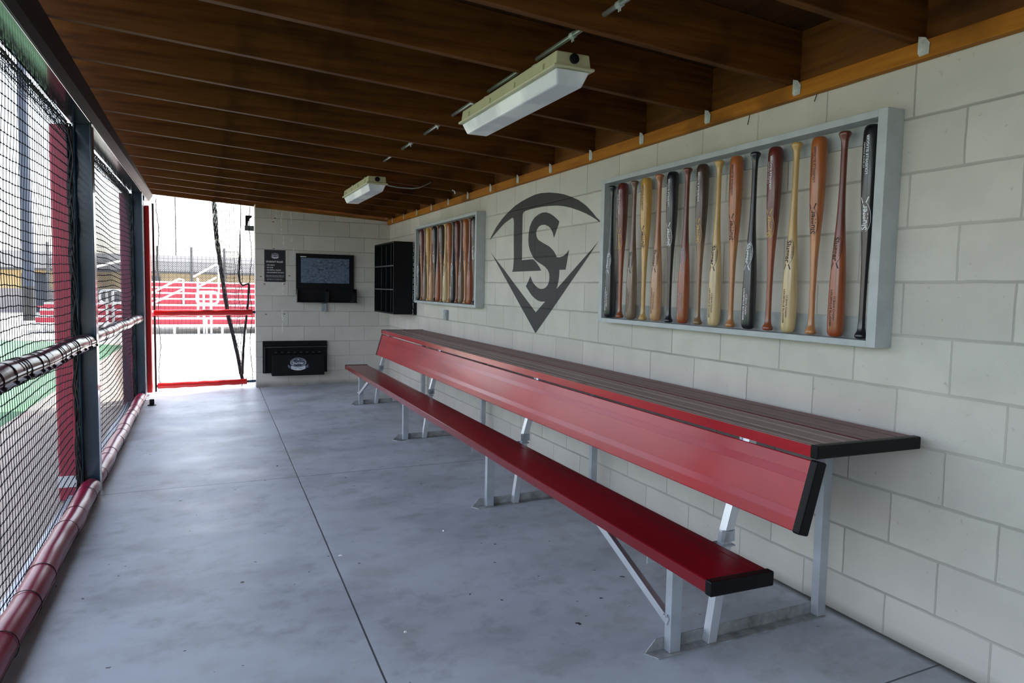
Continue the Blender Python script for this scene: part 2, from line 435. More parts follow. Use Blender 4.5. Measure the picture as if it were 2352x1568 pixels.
# wall plate and rim board over the block wall
b = MB().box(-.04, -.0005, Y0, YE - .0005, 2.19, 2.255); struct(b.build('trim_1', M['plate'], bevel=.003))
b = MB().box(.002, .04, Y0, 8.83, 2.2555, 2.4875); struct(b.build('trim_2', M['rim']))
b = MB().quadbox([(-1.78, YE - .04, 2.322), (-.042, YE - .04, 2.236), (-.042, YE - .0005, 2.236), (-1.78, YE - .0005, 2.322),
                  (-1.78, YE - .04, JZ(-1.78)-.002), (-.042, YE - .04, JZ(-.042)-.002), (-.042, YE - .0005, JZ(-.042)-.002), (-1.78, YE - .0005, JZ(-1.78)-.002)])
struct(b.build('trim_3', M['end_wood']))
# chalky drips and a few wood plugs on the end wall
b = MB()
for x, z0, z1, w in ((-1.52, 2.31, 2.2, .006), (-1.60, 2.31, 2.25, .006), (-1.455, 2.28, 1.98, .008), (-1.43, 1.98, 1.83, .011), (-1.335, 2.28, 2.1, .007), (-1.33, 1.95, 1.86, .007),
                     (-1.31, 1.82, 1.62, .006), (-1.445, 1.36, 1.2, .011), (-1.45, .99, .86, .013), (-1.455, .82, .66, .010), (-1.435, .90, .82, .008), (-1.25, 2.3, 2.26, .006)):
    zz = z0
    while zz > z1:
        h = random.uniform(.03, .07); xo = x + random.uniform(-.006, .006)
        b.box(xo - w / 2, xo + w / 2 * random.uniform(.4, 1), YE - .002, YE - .0003, max(z1, zz - h), zz); zz -= h + random.uniform(0, .03)
struct(b.build('wall_end_drips', M['drip']))

# ------------------------------------------------------------------ joists with their metal ties
ORD = ['first', 'second', 'third', 'fourth', 'fifth', 'sixth', 'seventh', 'eighth', 'ninth', 'tenth', 'eleventh', 'twelfth', 'thirteenth', 'fourteenth', 'fifteenth', 'sixteenth']
for k in range(-6, 15):
    y = .394 + .595 * k
    x0, x1 = -3.185, -.0005
    def jz(x): return JZ(x) + .0005
    P = []
    nm = thing('ceiling_joist', ('dark-stained wooden roof joist, %s from the camera end of those meeting the wall in view' % ORD[k]) if k >= 0 else 'dark-stained wooden roof joist overhead, behind the camera',
               'joist', (-1.5, y, JZ(-1.5)), 0, 'exposed roof joists')
    b = MB().quadbox([(x0, y - .019, jz(x0)), (x1, y - .019, jz(x1)), (x1, y + .019, jz(x1)), (x0, y + .019, jz(x0)),
                      (x0, y - .019, jz(x0) + .233), (x1, y - .019, jz(x1) + .233), (x1, y + .019, jz(x1) + .233), (x0, y + .019, jz(x0) + .233)])
    part('joist_board', b, M['joist'], nm, bevel=.002)
    if k >= -1 and y < YE - .1:
        b = MB()
        yy = y - .019
        b.extr([(yy - .030, 2.262), (yy - .002, 2.272), (yy - .002, 2.212), (yy - .010, 2.198), (yy - .046, 2.201), (yy - .048, 2.238)], lambda u, v: (-.0425, u, v), (-.0015, 0, 0))
        for (dy, dz) in ((-.018, 2.245), (-.008, 2.222), (-.02, 2.212)):
            b.tube([(-.0441, yy + dy, dz), (-.0462, yy + dy, dz)], .003, 6)
        part('metal_tie', b, M['zinc'], nm)

# ------------------------------------------------------------------ front beam and columns
def column(y, top, lab, padmat, pad_lab):
    x1 = FX(y); x0 = x1 - .105
    t = thing('steel_column', lab, 'column', ((x0 + x1) / 2, y + .05, FZ(x1)), 0)
    b = MB().box(x1 - .011, x1, y, y + .105, FZ(x1)+.0005, top).box(x0, x0 + .011, y, y + .105, FZ(x1)+.0005, top).box(x0 + .011, x1 - .011, y + .03, y + .042, FZ(x1)+.0005, top)
    part('post', b, M['steel'], t, bevel=.002)
    if y > 0:
        b = MB().box(x0 - .01, x1 + .006, y - .006, y + .11, top-.001, top + .006)
        part('cap_plate', b, M['steel'], t)
    # padded board on the field side
    b = MB()
    n = 10; px0, px1 = x0 - .128, x0 - .022
    prof = [(px0 + .012 * (1 - sin(pi / 2 * i / 4)), y - .012 + .012 * (1 - cos(pi / 2 * i / 4))) for i in range(5)]
    poly = [(px1, y - .0), (px0 + .012, y - .0), (px0, y + .012), (px0, y + .13), (px1, y + .13)]
    b.extr(poly, lambda u, v: (u, v, -.098), (0, 0, top - .02 + .098))
    pd = part('pad', b, padmat, t, bevel=.006)
    if pad_lab: pd['label'] = pad_lab
    b = MB().box(px1, x0 - .0005, y + .004, y + .11, -.05, top - .03)
    part('pad_backing', b, M['rope'], t)
    if abs(y - 3.818) < .1:
        b = MB().box(px0 - .004, px1 + .002, y - .003, y + .1, -.01, .065)
        part('tape_band', b, M['white'], t)
    return t
column(-.15, 2.315, 'navy steel column with padded board, beside the camera', M['pad_red'], None)
column(3.818, 2.326, 'navy steel column with crimson pad and white tape, nearest in view', M['pad_red'], 'crimson field-side pad')
column(7.784, 2.357, 'navy steel column with purplish pad, between second net bay and gate', M['pad_purple'], 'faded purplish pad')
t = thing('steel_beam', 'dark glossy steel beam carrying the joists along the open front', 'beam', (-3.12, 3, 2.3))
b = MB()
for xa, xb in ((-.118, 0),):
    b.quadbox([(FX(Y0) + xa, Y0, 2.273), (FX(Y0) + xb, Y0, 2.273), (FX(8.85) + xb, 8.85, 2.365), (FX(8.85) + xa, 8.85, 2.365),
               (FX(Y0) + xa, Y0, JZ(-3.1) - .0), (FX(Y0) + xb, Y0, JZ(-3.1) - .004), (FX(8.85) + xb, 8.85, JZ(-3.1) - .004), (FX(8.85) + xa, 8.85, JZ(-3.1) - .0)])
part('beam_tube', b, M['beam'], t, bevel=.003)
def FXs(y): return FX(y) + .0005
P = []
for y, z in ((Y0, 2.276), (8.85, 2.368)):
    P.append([(FXs(y), y, z), (FXs(y) + .006, y, z), (FXs(y) + .052, y, JZ(-3.02) - .004), (FXs(y), y, JZ(-3.02) - .004)])
b = MB().quadbox(P[0] + P[1]); part('side_flashing', b, M['flash'], t)
# third column clad in a bright red pad, by the gate
t = thing('gate_post', 'post clad in bright red padding beside the gate opening', 'post', (-3.05, 8.3, FZ(-3.05)))
b = MB().box(-3.135, -3.055, 8.26, 8.36, FZ(-3.05)+.0005, 2.359); part('post', b, M['steel'], t)
b = MB().box(-3.054, -2.998, 8.12, 8.34, -.02, 2.245); part('pad', b, M['vinyl_bright'], t, bevel=.012)
b = MB().box(-3.075, -3.056, 8.10, 8.25, -.05, 2.30); part('white_edge', b, M['bl_alu'], t)

# ------------------------------------------------------------------ padded rails
def pad_rail(name, lab, a, bb, r, mat, laces, flap=None, phase=0.):
    a, bb = V(a), V(bb); n = 48
    t = thing(name, lab, 'rail', tuple((a + bb) / 2 - V((0, 0, r))), 0)
    pts, rad = [], []
    for i in range(n + 1):
        s = i / n; p = a.lerp(bb, s)
        p.z += .004 * sin(s * 17 + phase) + .002 * sin(s * 61); p.x += .003 * sin(s * 23 + phase)
        pts.append(p); rad.append(r * (1 + .02 * sin(s * 31 + phase) + .008 * sin(s * 97)) * (.86 if i in (0, n) else 1))
    pad_o = part('vinyl_pad', MB().tube(pts, r, 28, radii=rad), mat, t, smooth=60)
    b = MB(); L = (bb - a).length; lace = []
    d = (bb - a).normalized()
    for i in range(laces):
        s = (i + .5 + .25 * sin(i * 2.3)) / laces
        c = a.lerp(bb, s); c.z += .004 * sin(s * 17 + phase)
        ring = []
        for k in range(21):
            an = 2 * pi * k / 20
            ring.append(c + V((cos(an), 0, sin(an))) * (r * 1.035) + d * (.012 * sin(an)))
        lace += ring
        if flap:
            an = flap
            q = c + V((cos(an), 0, sin(an))) * (r * 1.06)
            sub('lace_knot', MB().lathe([(.002, -.009), (.009, -.005), (.009, .005), (.002, .009)], 8, q), M['rope'], t, pad_o)
    b.tube(lace, .0018 if laces < 20 else .0024, 5)
    part('lacing', b, M['rope'], t)
    if flap:
        b = MB(); a0, a1 = flap - .08, flap + .55
        m = 60; prev = None
        for i in range(m + 1):
            s = i / m; c = a.lerp(bb, s); c.z += .004 * sin(s * 17 + phase)
            rr = r * (1.06 + .05 * abs(sin(s * laces * pi)))
            e0 = c + V((cos(a0), 0, sin(a0))) * rr * 1.02; e1 = c + V((cos(a1), 0, sin(a1))) * r * 1.03
            row = [b.bm.verts.new(e0), b.bm.verts.new(e1)]
            if prev: b.bm.faces.new((prev[0], row[0], row[1], prev[1]))
            prev = row
        o = part('flap', b, M['vinyl_dark'], t, smooth=60, recalc=False)
        md = o.modifiers.new('s', 'SOLIDIFY'); md.thickness = .003
    # pipe showing at the ends
    part('pipe', MB().tube([a - d * .012, a + d * .02], r * .45, 12), M['steel'], t)
    return t
def rx(y): return FX(y) - .045
pad_rail('padded_rail', 'dark maroon laced vinyl rail at waist height across the nearest net bay', (rx(-.0)-.005, -.03, .98), (rx(3.8), 3.800, .942), .052, M['vinyl_dark'], 26, flap=-.35)
pad_rail('padded_rail', 'glossy maroon vinyl rail at waist height across the second net bay', (rx(3.95), 3.94, .948), (rx(7.765), 7.765, .912), .047, M['vinyl_dark'], 17, phase=1)
pad_rail('padded_rail', 'maroon vinyl rail at waist height, behind the camera', (rx(-3.3), -3.36, .98), (rx(-.18), -.18, .98), .05, M['vinyl_dark'], 12)
pad_rail('padded_kickrail', 'fat maroon vinyl pad along the floor edge of the nearest net bay', (rx(-.0) + .0, -.03, .010), (rx(3.8), 3.800, -.008), .058, M['vinyl'], 9, phase=2)
pad_rail('padded_kickrail', 'pale-shining maroon pad along the floor edge of the second net bay', (rx(3.95), 3.94, -.010), (rx(7.765), 7.765, -.012), .054, M['vinyl'], 11, phase=4)
pad_rail('padded_kickrail', 'maroon vinyl pad along the floor edge, behind the camera', (rx(-3.3), -3.36, .0), (rx(-.18), -.18, .0), .055, M['vinyl'], 9)

# ------------------------------------------------------------------ nets
def net_bay(y0, y1, zt0, zt1, lab, pitch=.048, r=.0021):
    t = thing('safety_net', lab, 'netting', (-3.2, (y0 + y1) / 2, -.08))
    xn = lambda y: FX(y) - .125
    zb = -.085
    ny = int((y1 - y0) / pitch); nz = int((zt0 - zb) / pitch / 1.0)
    def P(i, j):
        s, q = i / ny, j / nz
        y = y0 + (y1 - y0) * s
        zt = zt0 + (zt1 - zt0) * s
        z = zb + (zt - zb) * q
        sag = .020 * sin(s * 7 + j * .16) + .007 * sin(s * 17 + j * .35) + .0018 * sin(i * 1.7 + j)
        z += sag * sin(pi * min(1, max(0, q))) ** .6
        x = xn(y) - .014 * sin(s * 7 + q * 6) - .012 * sin(pi * q)
        y += .006 * sin(j * .7 + i * .31)
        return V((x, y, z))
    bv, bh, kn = MB(), MB(), MB()
    G = [[P(i, j) for j in range(nz + 1)] for i in range(ny + 1)]
    for i in range(ny + 1):
        bv.tube([G[i][j] for j in range(0, nz + 1)], r * .85, 3, cap=False)
    for j in range(nz + 1):
        bh.tube([G[i][j] for i in range(ny + 1)], r * 1.15, 3, cap=False)
    for i in range(0, ny + 1):
        for j in range(nz + 1):
            p = G[i][j]; a = r * 2.5
            vs = [kn.bm.verts.new(p + V(q) * a) for q in ((1, 0, 0), (0, 1, 0), (-1, 0, 0), (0, -1, 0), (0, 0, 1), (0, 0, -1))]
            for f in ((0, 1, 4), (1, 2, 4), (2, 3, 4), (3, 0, 4), (1, 0, 5), (2, 1, 5), (3, 2, 5), (0, 3, 5)): kn.bm.faces.new([vs[q] for q in f])
    for o_ in (bh, kn):
        me = D.meshes.new('x'); o_.bm.to_mesh(me); bv.bm.from_mesh(me); D.meshes.remove(me); o_.bm.free()
    part('mesh_panel', bv, M['net'], t, recalc=False)
    # bound edge rope at the top, with hooks to the beam
    b = MB(); pts = [V((xn(y0 + (y1 - y0) * s / 40) - .004, y0 + (y1 - y0) * s / 40, zt0 + (zt1 - zt0) * s / 40 - .012 - .006 * abs(sin(s * 1.3)))) for s in range(41)]
    b.tube(pts, .007, 6)
    b.tube([p + V((.002, 0, -.022 + .004 * sin(i * 1.9))) for i, p in enumerate(pts)], .004, 5)
    wind = []
    for i in range(0, 40):
        p = pts[i]; wind += [p + V((.009, 0, .004)), p.lerp(pts[i + 1], .5) + V((.004, 0, -.028))]
    b.tube(wind, .0018, 4)
    for q in range(5):
        b.tube([p + V((.003 * sin(i + q), 0, -.034 - .017 * q + .004 * sin(i * 1.3 + q * 2))) for i, p in enumerate(pts)], .0022, 4)
    comb = []
    for i in range(240):
        s_ = i / 6; k_ = min(39, int(s_)); p = pts[k_].lerp(pts[k_ + 1], s_ - k_)
        comb.append(p + V((.002, 0, -.012 if i % 2 else -.085)))
    b.tube(comb, .0014, 3)
    part('top_rope', b, M['rope'], t)
    # ropes tied down the columns
    for ye, nm in ((y0 + .02, 'side_rope'), (y1 - .03, 'side_rope')):
        b = MB(); zt = zt0 if ye < (y0 + y1) / 2 else zt1
        for q in range(4):
            b.tube([V((xn(ye) + .006 + .012 * sin(j * .8 + q * 2) + .004 * q, ye + .01 * cos(j * 1.1 + q) - .006 * q, zb + .03 + (zt - zb - .05) * j / 46)) for j in range(47)], .0052, 5)
        part(nm, b, M['rope'], t)
    for i in range(1, 8):
        b = MB(); s = i / 8; y = y0 + (y1 - y0) * s; z = zt0 + (zt1 - zt0) * s; x = xn(y)
        b.tube([V((x + .006, y, z + .012)), V((x + .018, y + .012, z - .004)), V((x + .008, y + .02, z - .02)), V((x - .006, y + .008, z - .012)), V((x - .004, y, z + .004))], .0022, 5)
        part('snap_hook', b, M['zinc'], t)
net_bay(-.03, 3.80, 2.298, 2.325, 'black square-mesh safety net filling the nearest open bay')
net_bay(3.95, 7.77, 2.325, 2.352, 'black square-mesh safety net filling the second open bay')
# loose folds of net hanging by the nearest column
t = thing('gathered_net', 'black gathered net folds hanging beside the nearest navy column', 'netting', (-3.2, 3.78, 0))
b = MB()
for q in range(7):
    ph = random.uniform(0, 6); am = random.uniform(.003, .010); xo = random.uniform(-.014, .016)
    z0 = random.uniform(.9, 1.2) if q > 3 else .05
    pts = [V((FX(3.8) - .118 + xo + am * sin(j * .5 + ph), 3.775 + .012 * cos(j * .7 + ph) + random.uniform(-.01, .01), z0 + (2.29 - z0) * j / 40)) for j in range(41)]
    b.tube(pts, random.uniform(.0035, .007), 5)
part('folds', b, M['rope'], t)

# ------------------------------------------------------------------ gate at the end opening
t = thing('netted_gate', 'netted gate with two bright red padded bars at the far opening', 'gate', (-2.38, YE + .05, FZ(-2.4)))
GY = YE + .03
b = MB().tube([(-2.975, GY, FZ(-3) + .012), (-2.975, GY, 2.30)], .013, 10)
part('frame_post', b, M['black_satin'], t, smooth=60)
b = MB().tube([(-2.965, GY, .945), (-1.79, GY, .962)], .02, 10); part('mid_pipe', b, M['steel'], t, smooth=60)
b = MB().tube([(-2.965, GY, .022), (-1.79, GY, .05)], .018, 10); part('low_pipe', b, M['steel'], t, smooth=60)
def gpad(x0, z0, x1, z1, r):
    pts = [V((x0 + (x1 - x0) * i / 30, GY, z0 + (z1 - z0) * i / 30 + .002 * sin(i * .9))) for i in range(31)]
    return MB().tube(pts, r, 20, radii=[r * (1 + .03 * sin(i * 1.3)) for i in range(31)])
part('mid_pad', gpad(-2.985, .945, -1.825, .96, .041), M['vinyl_bright'], t, smooth=60)
part('low_pad', gpad(-2.955, .026, -1.90, .047, .038), M['vinyl_bright'], t, smooth=60)
b = MB(); px = .048
nx, nz = 24, 49
for i in range(nx + 1):
    x = -2.955 + i * px
    b.tube([V((x + .003 * sin(j + i), GY + .004 * sin(j * .4), .03 + j * px * .98)) for j in range(nz + 1)], .0014, 3, cap=False)
for j in range(nz + 1):
    b.tube([V((-2.955 + i * px, GY, .03 + j * px * .98 + .003 * sin(i * .8 + j))) for i in range(nx + 1)], .0014, 3, cap=False)
part('net_panel', b, M['net'], t, recalc=False)
b = MB()
b.tube([V((-2.925 - .012 * sin(j * .35) + .004 * sin(j * 2.1), GY - .012, .03 + 2.33 * j / 60)) for j in range(61)], .0045, 5)
b.tube([V((-1.845 + .014 * sin(j * .3 + 1) + .004 * sin(j * 2.4), GY - .012, .06 + 2.27 * j / 60)) for j in range(61)], .0045, 5)
part('edge_rope', b, M['rope'], t)

# gathered net curtain beyond the gate
t = thing('net_curtain', 'grey net curtain gathered towards the block wall, just beyond the gate', 'netting', (-2.1, YE + .12, 0))
CY = YE + .12
def left_edge(z):
    pts = [(2.40, -2.30), (1.95, -2.275), (1.5, -2.22), (.94, -2.145), (.48, -2.045), (.0, -1.96)]
    for (za, xa), (zb, xb) in zip(pts, pts[1:]):
        if z >= zb: return xa + (xb - xa) * (za - z) / (za - zb)
    return -1.96
b = MB(); n = 15; nz = 50
G = []
for i in range(n + 1):
    s = i / n
    row = []
    for j in range(nz + 1):
        z = 2.38 - 2.34 * j / nz
        xl = left_edge(z); xr = -1.95 + .03 * sin(z * 2)
        ss = s ** 1.4
        row.append(V((xl + (xr - xl) * ss, CY + .03 * sin(i * 1.1) * (1 - j / nz) + .01 * sin(j * .5 + i), z - .05 * sin(pi * ss) * (.4 + j / nz))))
    G.append(row)
for i in range(n + 1): b.tube(G[i], .0022, 3, cap=False)
for j in range(nz + 1): b.tube([G[i][j] for i in range(n + 1)], .0022, 3, cap=False)
part('net_sheet', b, M['net_grey'], t, recalc=False)
b = MB()
for q in range(22):      # the rolled, dense leading edge
    off = .052 * (q / 21); ph = q * 1.7
    b.tube([V((left_edge(2.38 - 2.34 * j / nz) + off * (1 - .25 * j / nz) + .004 * sin(j * .9 + ph), CY + .01 * sin(j * .6 + ph), 2.38 - 2.34 * j / nz)) for j in range(nz + 1)], .0026, 3, cap=False)
for j in range(0, 110):
    z = 2.38 - 2.34 * j / 110
    b.tube([V((left_edge(z) - .002, CY, z)), V((left_edge(z) + .05, CY + .004, z - .03))], .0016, 3, cap=False)
part('leading_edge', b, M['net_grey'], t, recalc=False)
b = MB()
rp = [(-1.953, 2.40), (-1.958, 2.1), (-1.966, 1.85), (-1.975, 1.6), (-1.983, 1.45), (-1.972, 1.35), (-1.94, 1.305), (-1.895, 1.325), (-1.862, 1.335), (-1.868, 1.2), (-1.875, 1.08), (-1.90, .85), (-1.925, .65), (-1.942, .4), (-1.955, .05)]
def rl(i):
    w = [.2, .3, .6, 1, 1, .8, .7, .8, 1, 1.1, 1.1, 1.2, 1.2, 1.3, 1.5]
    return w[i] * .011
dense = []; rr = []
for i in range(len(rp) - 1):
    for q in range(4):
        s = q / 4; dense.append(V((rp[i][0] * (1 - s) + rp[i + 1][0] * s + random.uniform(-.002, .002), CY - .03, rp[i][1] * (1 - s) + rp[i + 1][1] * s))); rr.append(rl(i) * (1 - s) + rl(i + 1) * s + random.uniform(0, .003))
b.tube(dense, .01, 8, radii=rr)
for q in range(7):
    ph = q * 2.1
    b.tube([V((-2.0 + .05 * sin(ph) + .012 * sin(j * .8 + ph) + .05 * j / 40, CY - .02 + .01 * cos(j + ph), 1.75 - 1.7 * j / 40)) for j in range(41)], .0022, 4)
part('tied_bundle', b, M['rope'], t)

# floodlight-like bracket fixed outside, seen past the gate
t = thing('wall_bracket', 'small dark bracket fixed to the wall corner high beside the gate', 'bracket', (-1.84, YE + .24, 2.05))
b = MB().box(-1.90, -1.786, YE + .2, YE + .26, 2.035, 2.10); part('arm', b, M['black_edge'], t)
b = MB().extr([(-1.892, 2.10), (-1.862, 2.10), (-1.856, 2.15), (-1.84, 2.19), (-1.81, 2.215), (-1.81, 2.235), (-1.892, 2.235)], lambda u, v: (u, YE + .21, v), (0, .035, 0)); part('gusset', b, M['black_satin'], t)

t = thing('door_stop', 'small black floor stop on a round base by the second column', 'door stop', (-2.965, 7.40, FZ(-2.965)))
b = MB().lathe([(.046, .001), (.046, .006), (.04, .009)], 20, t.location); part('base_plate', b, M['black'], t, smooth=40)
b = MB().lathe([(.024, .009), (.025, .012), (.025, .066), (.022, .07)], 20, t.location); part('post', b, M['black'], t, smooth=40)

# ------------------------------------------------------------------ bench, back rest and shelf
t = thing('team_bench', 'long red aluminium bench with tall backrest and shelf along the block wall', 'bench', (0, .25, 0), -.0088)
def lp(name, mb, mat, par=None, **k): return mb.build(name, mat, par or t, **k)
L1 = 6.47
def ribbed(x0, x1, z0, z1, ribs, y0=.03, y1=L1 - .03, d=.0022, w=.010):
    """plank profile with shallow grooves along its top, swept along y"""
    poly = [(x0, z0), (x0, z1 - .004), (x0 + .004, z1)]
    for r in ribs:
        poly += [(r - w / 2, z1), (r - w / 2 + .002, z1 - d), (r + w / 2 - .002, z1 - d), (r + w / 2, z1)]
    poly += [(x1 - .004, z1), (x1, z1 - .004), (x1, z0)]
    return MB().extr(poly, lambda u, v: (u, y0, v), (0, y1 - y0, 0))
SX0, SX1, SZ0, SZ1 = -.983, -.733, .375, .418
def planks(mb): return mb
seat = lp('seat', ribbed(SX0, SX1, SZ0, SZ1, [SX0 + .205], d=.0015, w=.016), M['red_seat'])
for ya, yb in ((0, .032), (L1 - .032, L1)):
    lp('seat_end_cap', MB().box(SX0 - .004, SX1 + .004, ya, yb, SZ0 - .004, SZ1 + .003), M['black_cap'], seat, bevel=.005)
# back rest (tilted)
BT = V((-.560, 0, .770)); BBt = V((-.628, 0, .533)); bd = (BT - BBt); bl = bd.length; bd.normalize(); bn = V((-bd.z, 0, bd.x))   # bn points to the field side
def BK(u, v): return tuple(BBt + bd * u - bn * v)      # u up the plank, v into the plank (away from the field)
poly = [(0, .038), (0, 0.003), (.003, 0)]
for r in (.055, .185): poly += [(r - .0145, 0), (r - .014, -.0012), (r + .014, .0016), (r + .0145, 0)]
poly += [(bl - .003, 0), (bl, .003), (bl, .038)]
b = MB().extr(poly, lambda u, v: (BK(u, v)[0], .03, BK(u, v)[2]), (0, L1 - .06, 0)); back = lp('backrest', b, M['red_plank'])
for ya, yb in ((0, .032), (L1 - .032, L1)):
    b = MB(); b.extr([(-.004, -.004), (bl + .004, -.004), (bl + .004, .043), (-.004, .043)], lambda u, v: (BK(u, v)[0], ya, BK(u, v)[2]), (0, yb - ya, 0))
    lp('backrest_end_cap', b, M['black_cap'], back, bevel=.006)
# shelf of two planks
HX0, HX1, HZ0, HZ1 = -.563, -.066, .782, .822
m_ = (HX0 + HX1) / 2
for i, (xa, xb) in enumerate(((HX0, m_ - .002), (m_ + .002, HX1))):
    pl = lp('shelf_plank', ribbed(xa, xb, HZ0 + .001, HZ1, [xa + .018, xa + .075, xa + .165, xa + .225], .03, L1 - .03, .0025, .02), M['red_top'])
    if i == 0:
        b = MB().box(xa - .0015, xa - .0002, .03, L1 - .03, HZ0, HZ1 - .001); lp('front_edge', b, M['red_plank'], pl)
for ya, yb in ((0, .032), (L1 - .032, L1)):
    lp('shelf_end_cap', MB().box(HX0 - .004, HX1 + .003, ya, yb, HZ0 - .003, HZ1 + .003), M['black_cap'], bevel=.005)
# frames
FY = [.62 - .25, 2.50 - .25, 4.53 - .25, 6.50 - .25]
for i, y in enumerate(FY):
    g = lambda x: FZ(x)
    # front leg (rectangular tube)
    xl = -.845
    b = MB().box(xl - .024, xl + .024, y - .014, y + .024, g(xl) + .006, SZ0 - .007); lp('front_leg', b, M['alu_leg'], bevel=.002)
    # slanted back leg
    p = [(-.672, g(-.67) + .006), (-.612, .42), (-.513, .779)]
    b = MB()
    for (xa, za), (xb, zb) in zip(p, p[1:]):
        b.quadbox([(xa - .02, y - .014, za), (xa + .02, y - .014, za), (xa + .02, y + .024, za), (xa - .02, y + .024, za),
                   (xb - .02, y - .014, zb), (xb + .02, y - .014, zb), (xb + .02, y + .024, zb), (xb - .02, y + .024, zb)])
    lp('slanted_leg', b, M['alu'], bevel=.002)
    # wall leg
    b = MB().box(-.135, -.092, y - .014, y + .024, g(-.11) + .006, HZ0 - .0305); lp('wall_leg', b, M['alu_leg'], bevel=.002)
    # base angle: foot plate and upright flange, cut at the tip
    b = MB()
    zf0, zf1 = g(-.955) + .0005, g(-.09) + .0005
    b.quadbox([(-.925, y - .024, g(-.925) + .0005), (-.092, y - .018, zf1), (-.092, y + .031, zf1), (-.955, y + .031, zf0),
               (-.925, y - .024, g(-.925) + .006), (-.092, y - .018, zf1 + .0055), (-.092, y + .031, zf1 + .0055), (-.955, y + .031, zf0 + .0055)])
    b.extr([(-.955, zf0), (-.905, zf0 + .05), (-.092, zf1 + .05), (-.092, zf1)], lambda u, v: (u, y + .0255, v), (0, .005, 0))
    lp('foot_angle', b, M['alu_dirty'])
    # seat cross arm, shelf cross arm, gusset at the slanted leg
    b = MB().box(-.955, -.595, y - .03, y + .03, SZ0 - .006, SZ0 - .0005).box(-.955, -.595, y + .025, y + .03, SZ0 - .045, SZ0 - .0005)
    b.box(-.645, -.585, y - .014, y - .008, SZ1 - .035, SZ1 + .01)
    lp('seat_bracket', b, M['alu_leg'])
    b = MB().box(-.545, -.092, y - .03, y + .03, HZ0 - .006, HZ0 - .0005).box(-.545, -.092, y + .025, y + .03, HZ0 - .03, HZ0 - .0005)
    lp('shelf_bracket', b, M['alu'])
    if i in (0, 3):
        sg = 1 if i == 0 else -1
        b = MB()
        b.bar((xl - .026, y + .012 * sg, .115), (xl - .026, y + .60 * sg, SZ0 - .004), .004, .034, (1, 0, 0)) if False else None
        a_, c_ = V((xl - .027, y + .0 * sg, .105)), V((xl - .027, y + .66 * sg, SZ0 - .003))
        b.bar(a_, c_, .032, .005, (1, 0, 0))
        b.bar(a_ + V((.015, .01 * sg, .012)), c_ + V((.015, .01 * sg, .0)), .005, .03, (1, 0, 0))
        b.lathe([(.008, -.004), (.008, .006)], 8, a_ + V((-.006, .01 * sg, .02)))
        lp('diagonal_brace', b, M['alu'])
b = MB()
for yy in (.15, .95, 1.75): b.tube([(SX0 + .03, yy, SZ0 - .002), (SX0 + .03, yy, SZ0 - .012)], .007, 6)
lp('bolts', b, M['alu'])

# ------------------------------------------------------------------ bat display cases and bats
def bat_case(y0, y1, z0, z1, lab):
    t = thing('bat_display_case', lab, 'display case', (0, (y0 + y1) / 2, z0))
    w = .042; X0, X1 = -.090, -.0006
    b = MB().box(X0, X1, y0, y0 + w, z0, z1).box(X0, X1, y1 - w, y1, z0, z1)
    b.box(X0, X1, y0 + w, y1 - w, z0, z0 + .026).box(X0, X1, y0 + w, y1 - w, z1 - .028, z1)
    part('frame', b, M['case'], t, bevel=.0015)
    b = MB().box(-.010, -.001, y0 + w, y1 - w, z0 + .026, z0 + .115); part('back_rail', b, M['case_in'], t)
    b = MB().box(-.010, -.001, y0 + w, y1 - w, z1 - .105, z1 - .028); part('back_rail', b, M['case_in'], t)
    return t
bat_case(.444, 2.503, 1.130, 2.034, 'large grey wooden case of upright bats on the wall above the shelf, nearer one')
bat_case(4.735, 6.812, 1.146, 2.044, 'grey wooden case of upright bats on the wall between cubby and painted emblem')

BL = .832
PROF = [(.004, 0), (.018, .0015), (.0235, .007), (.0245, .013), (.0215, .020), (.0165, .030), (.0138, .045), (.0128, .075), (.0124, .13), (.0126, .19), (.0134, .25),
        (.0150, .31), (.0178, .37), (.0215, .43), (.0255, .49), (.0288, .55), (.0312, .61), (.0325, .67), (.0330, .73), (.0328, .785), (.0318, .808), (.0285, .822), (.021, .830), (.008, .832)]
def prof_r(z):
    for (r0, z0), (r1, z1) in zip(PROF, PROF[1:]):
        if z <= z1: return r0 + (r1 - r0) * (z - z0) / (z1 - z0)
    return PROF[-1][0]
FA = pi + .12           # direction the logos face (towards the field, a little towards the camera)
def on_bat(s, t, lift=.0006, z0=0, sgn=1):
    """s along the bat, t around it"""
    z = z0 + s; r = prof_r(z) + lift; a = FA + sgn * t / prof_r(z)
    return V((r * cos(a), r * sin(a), z))
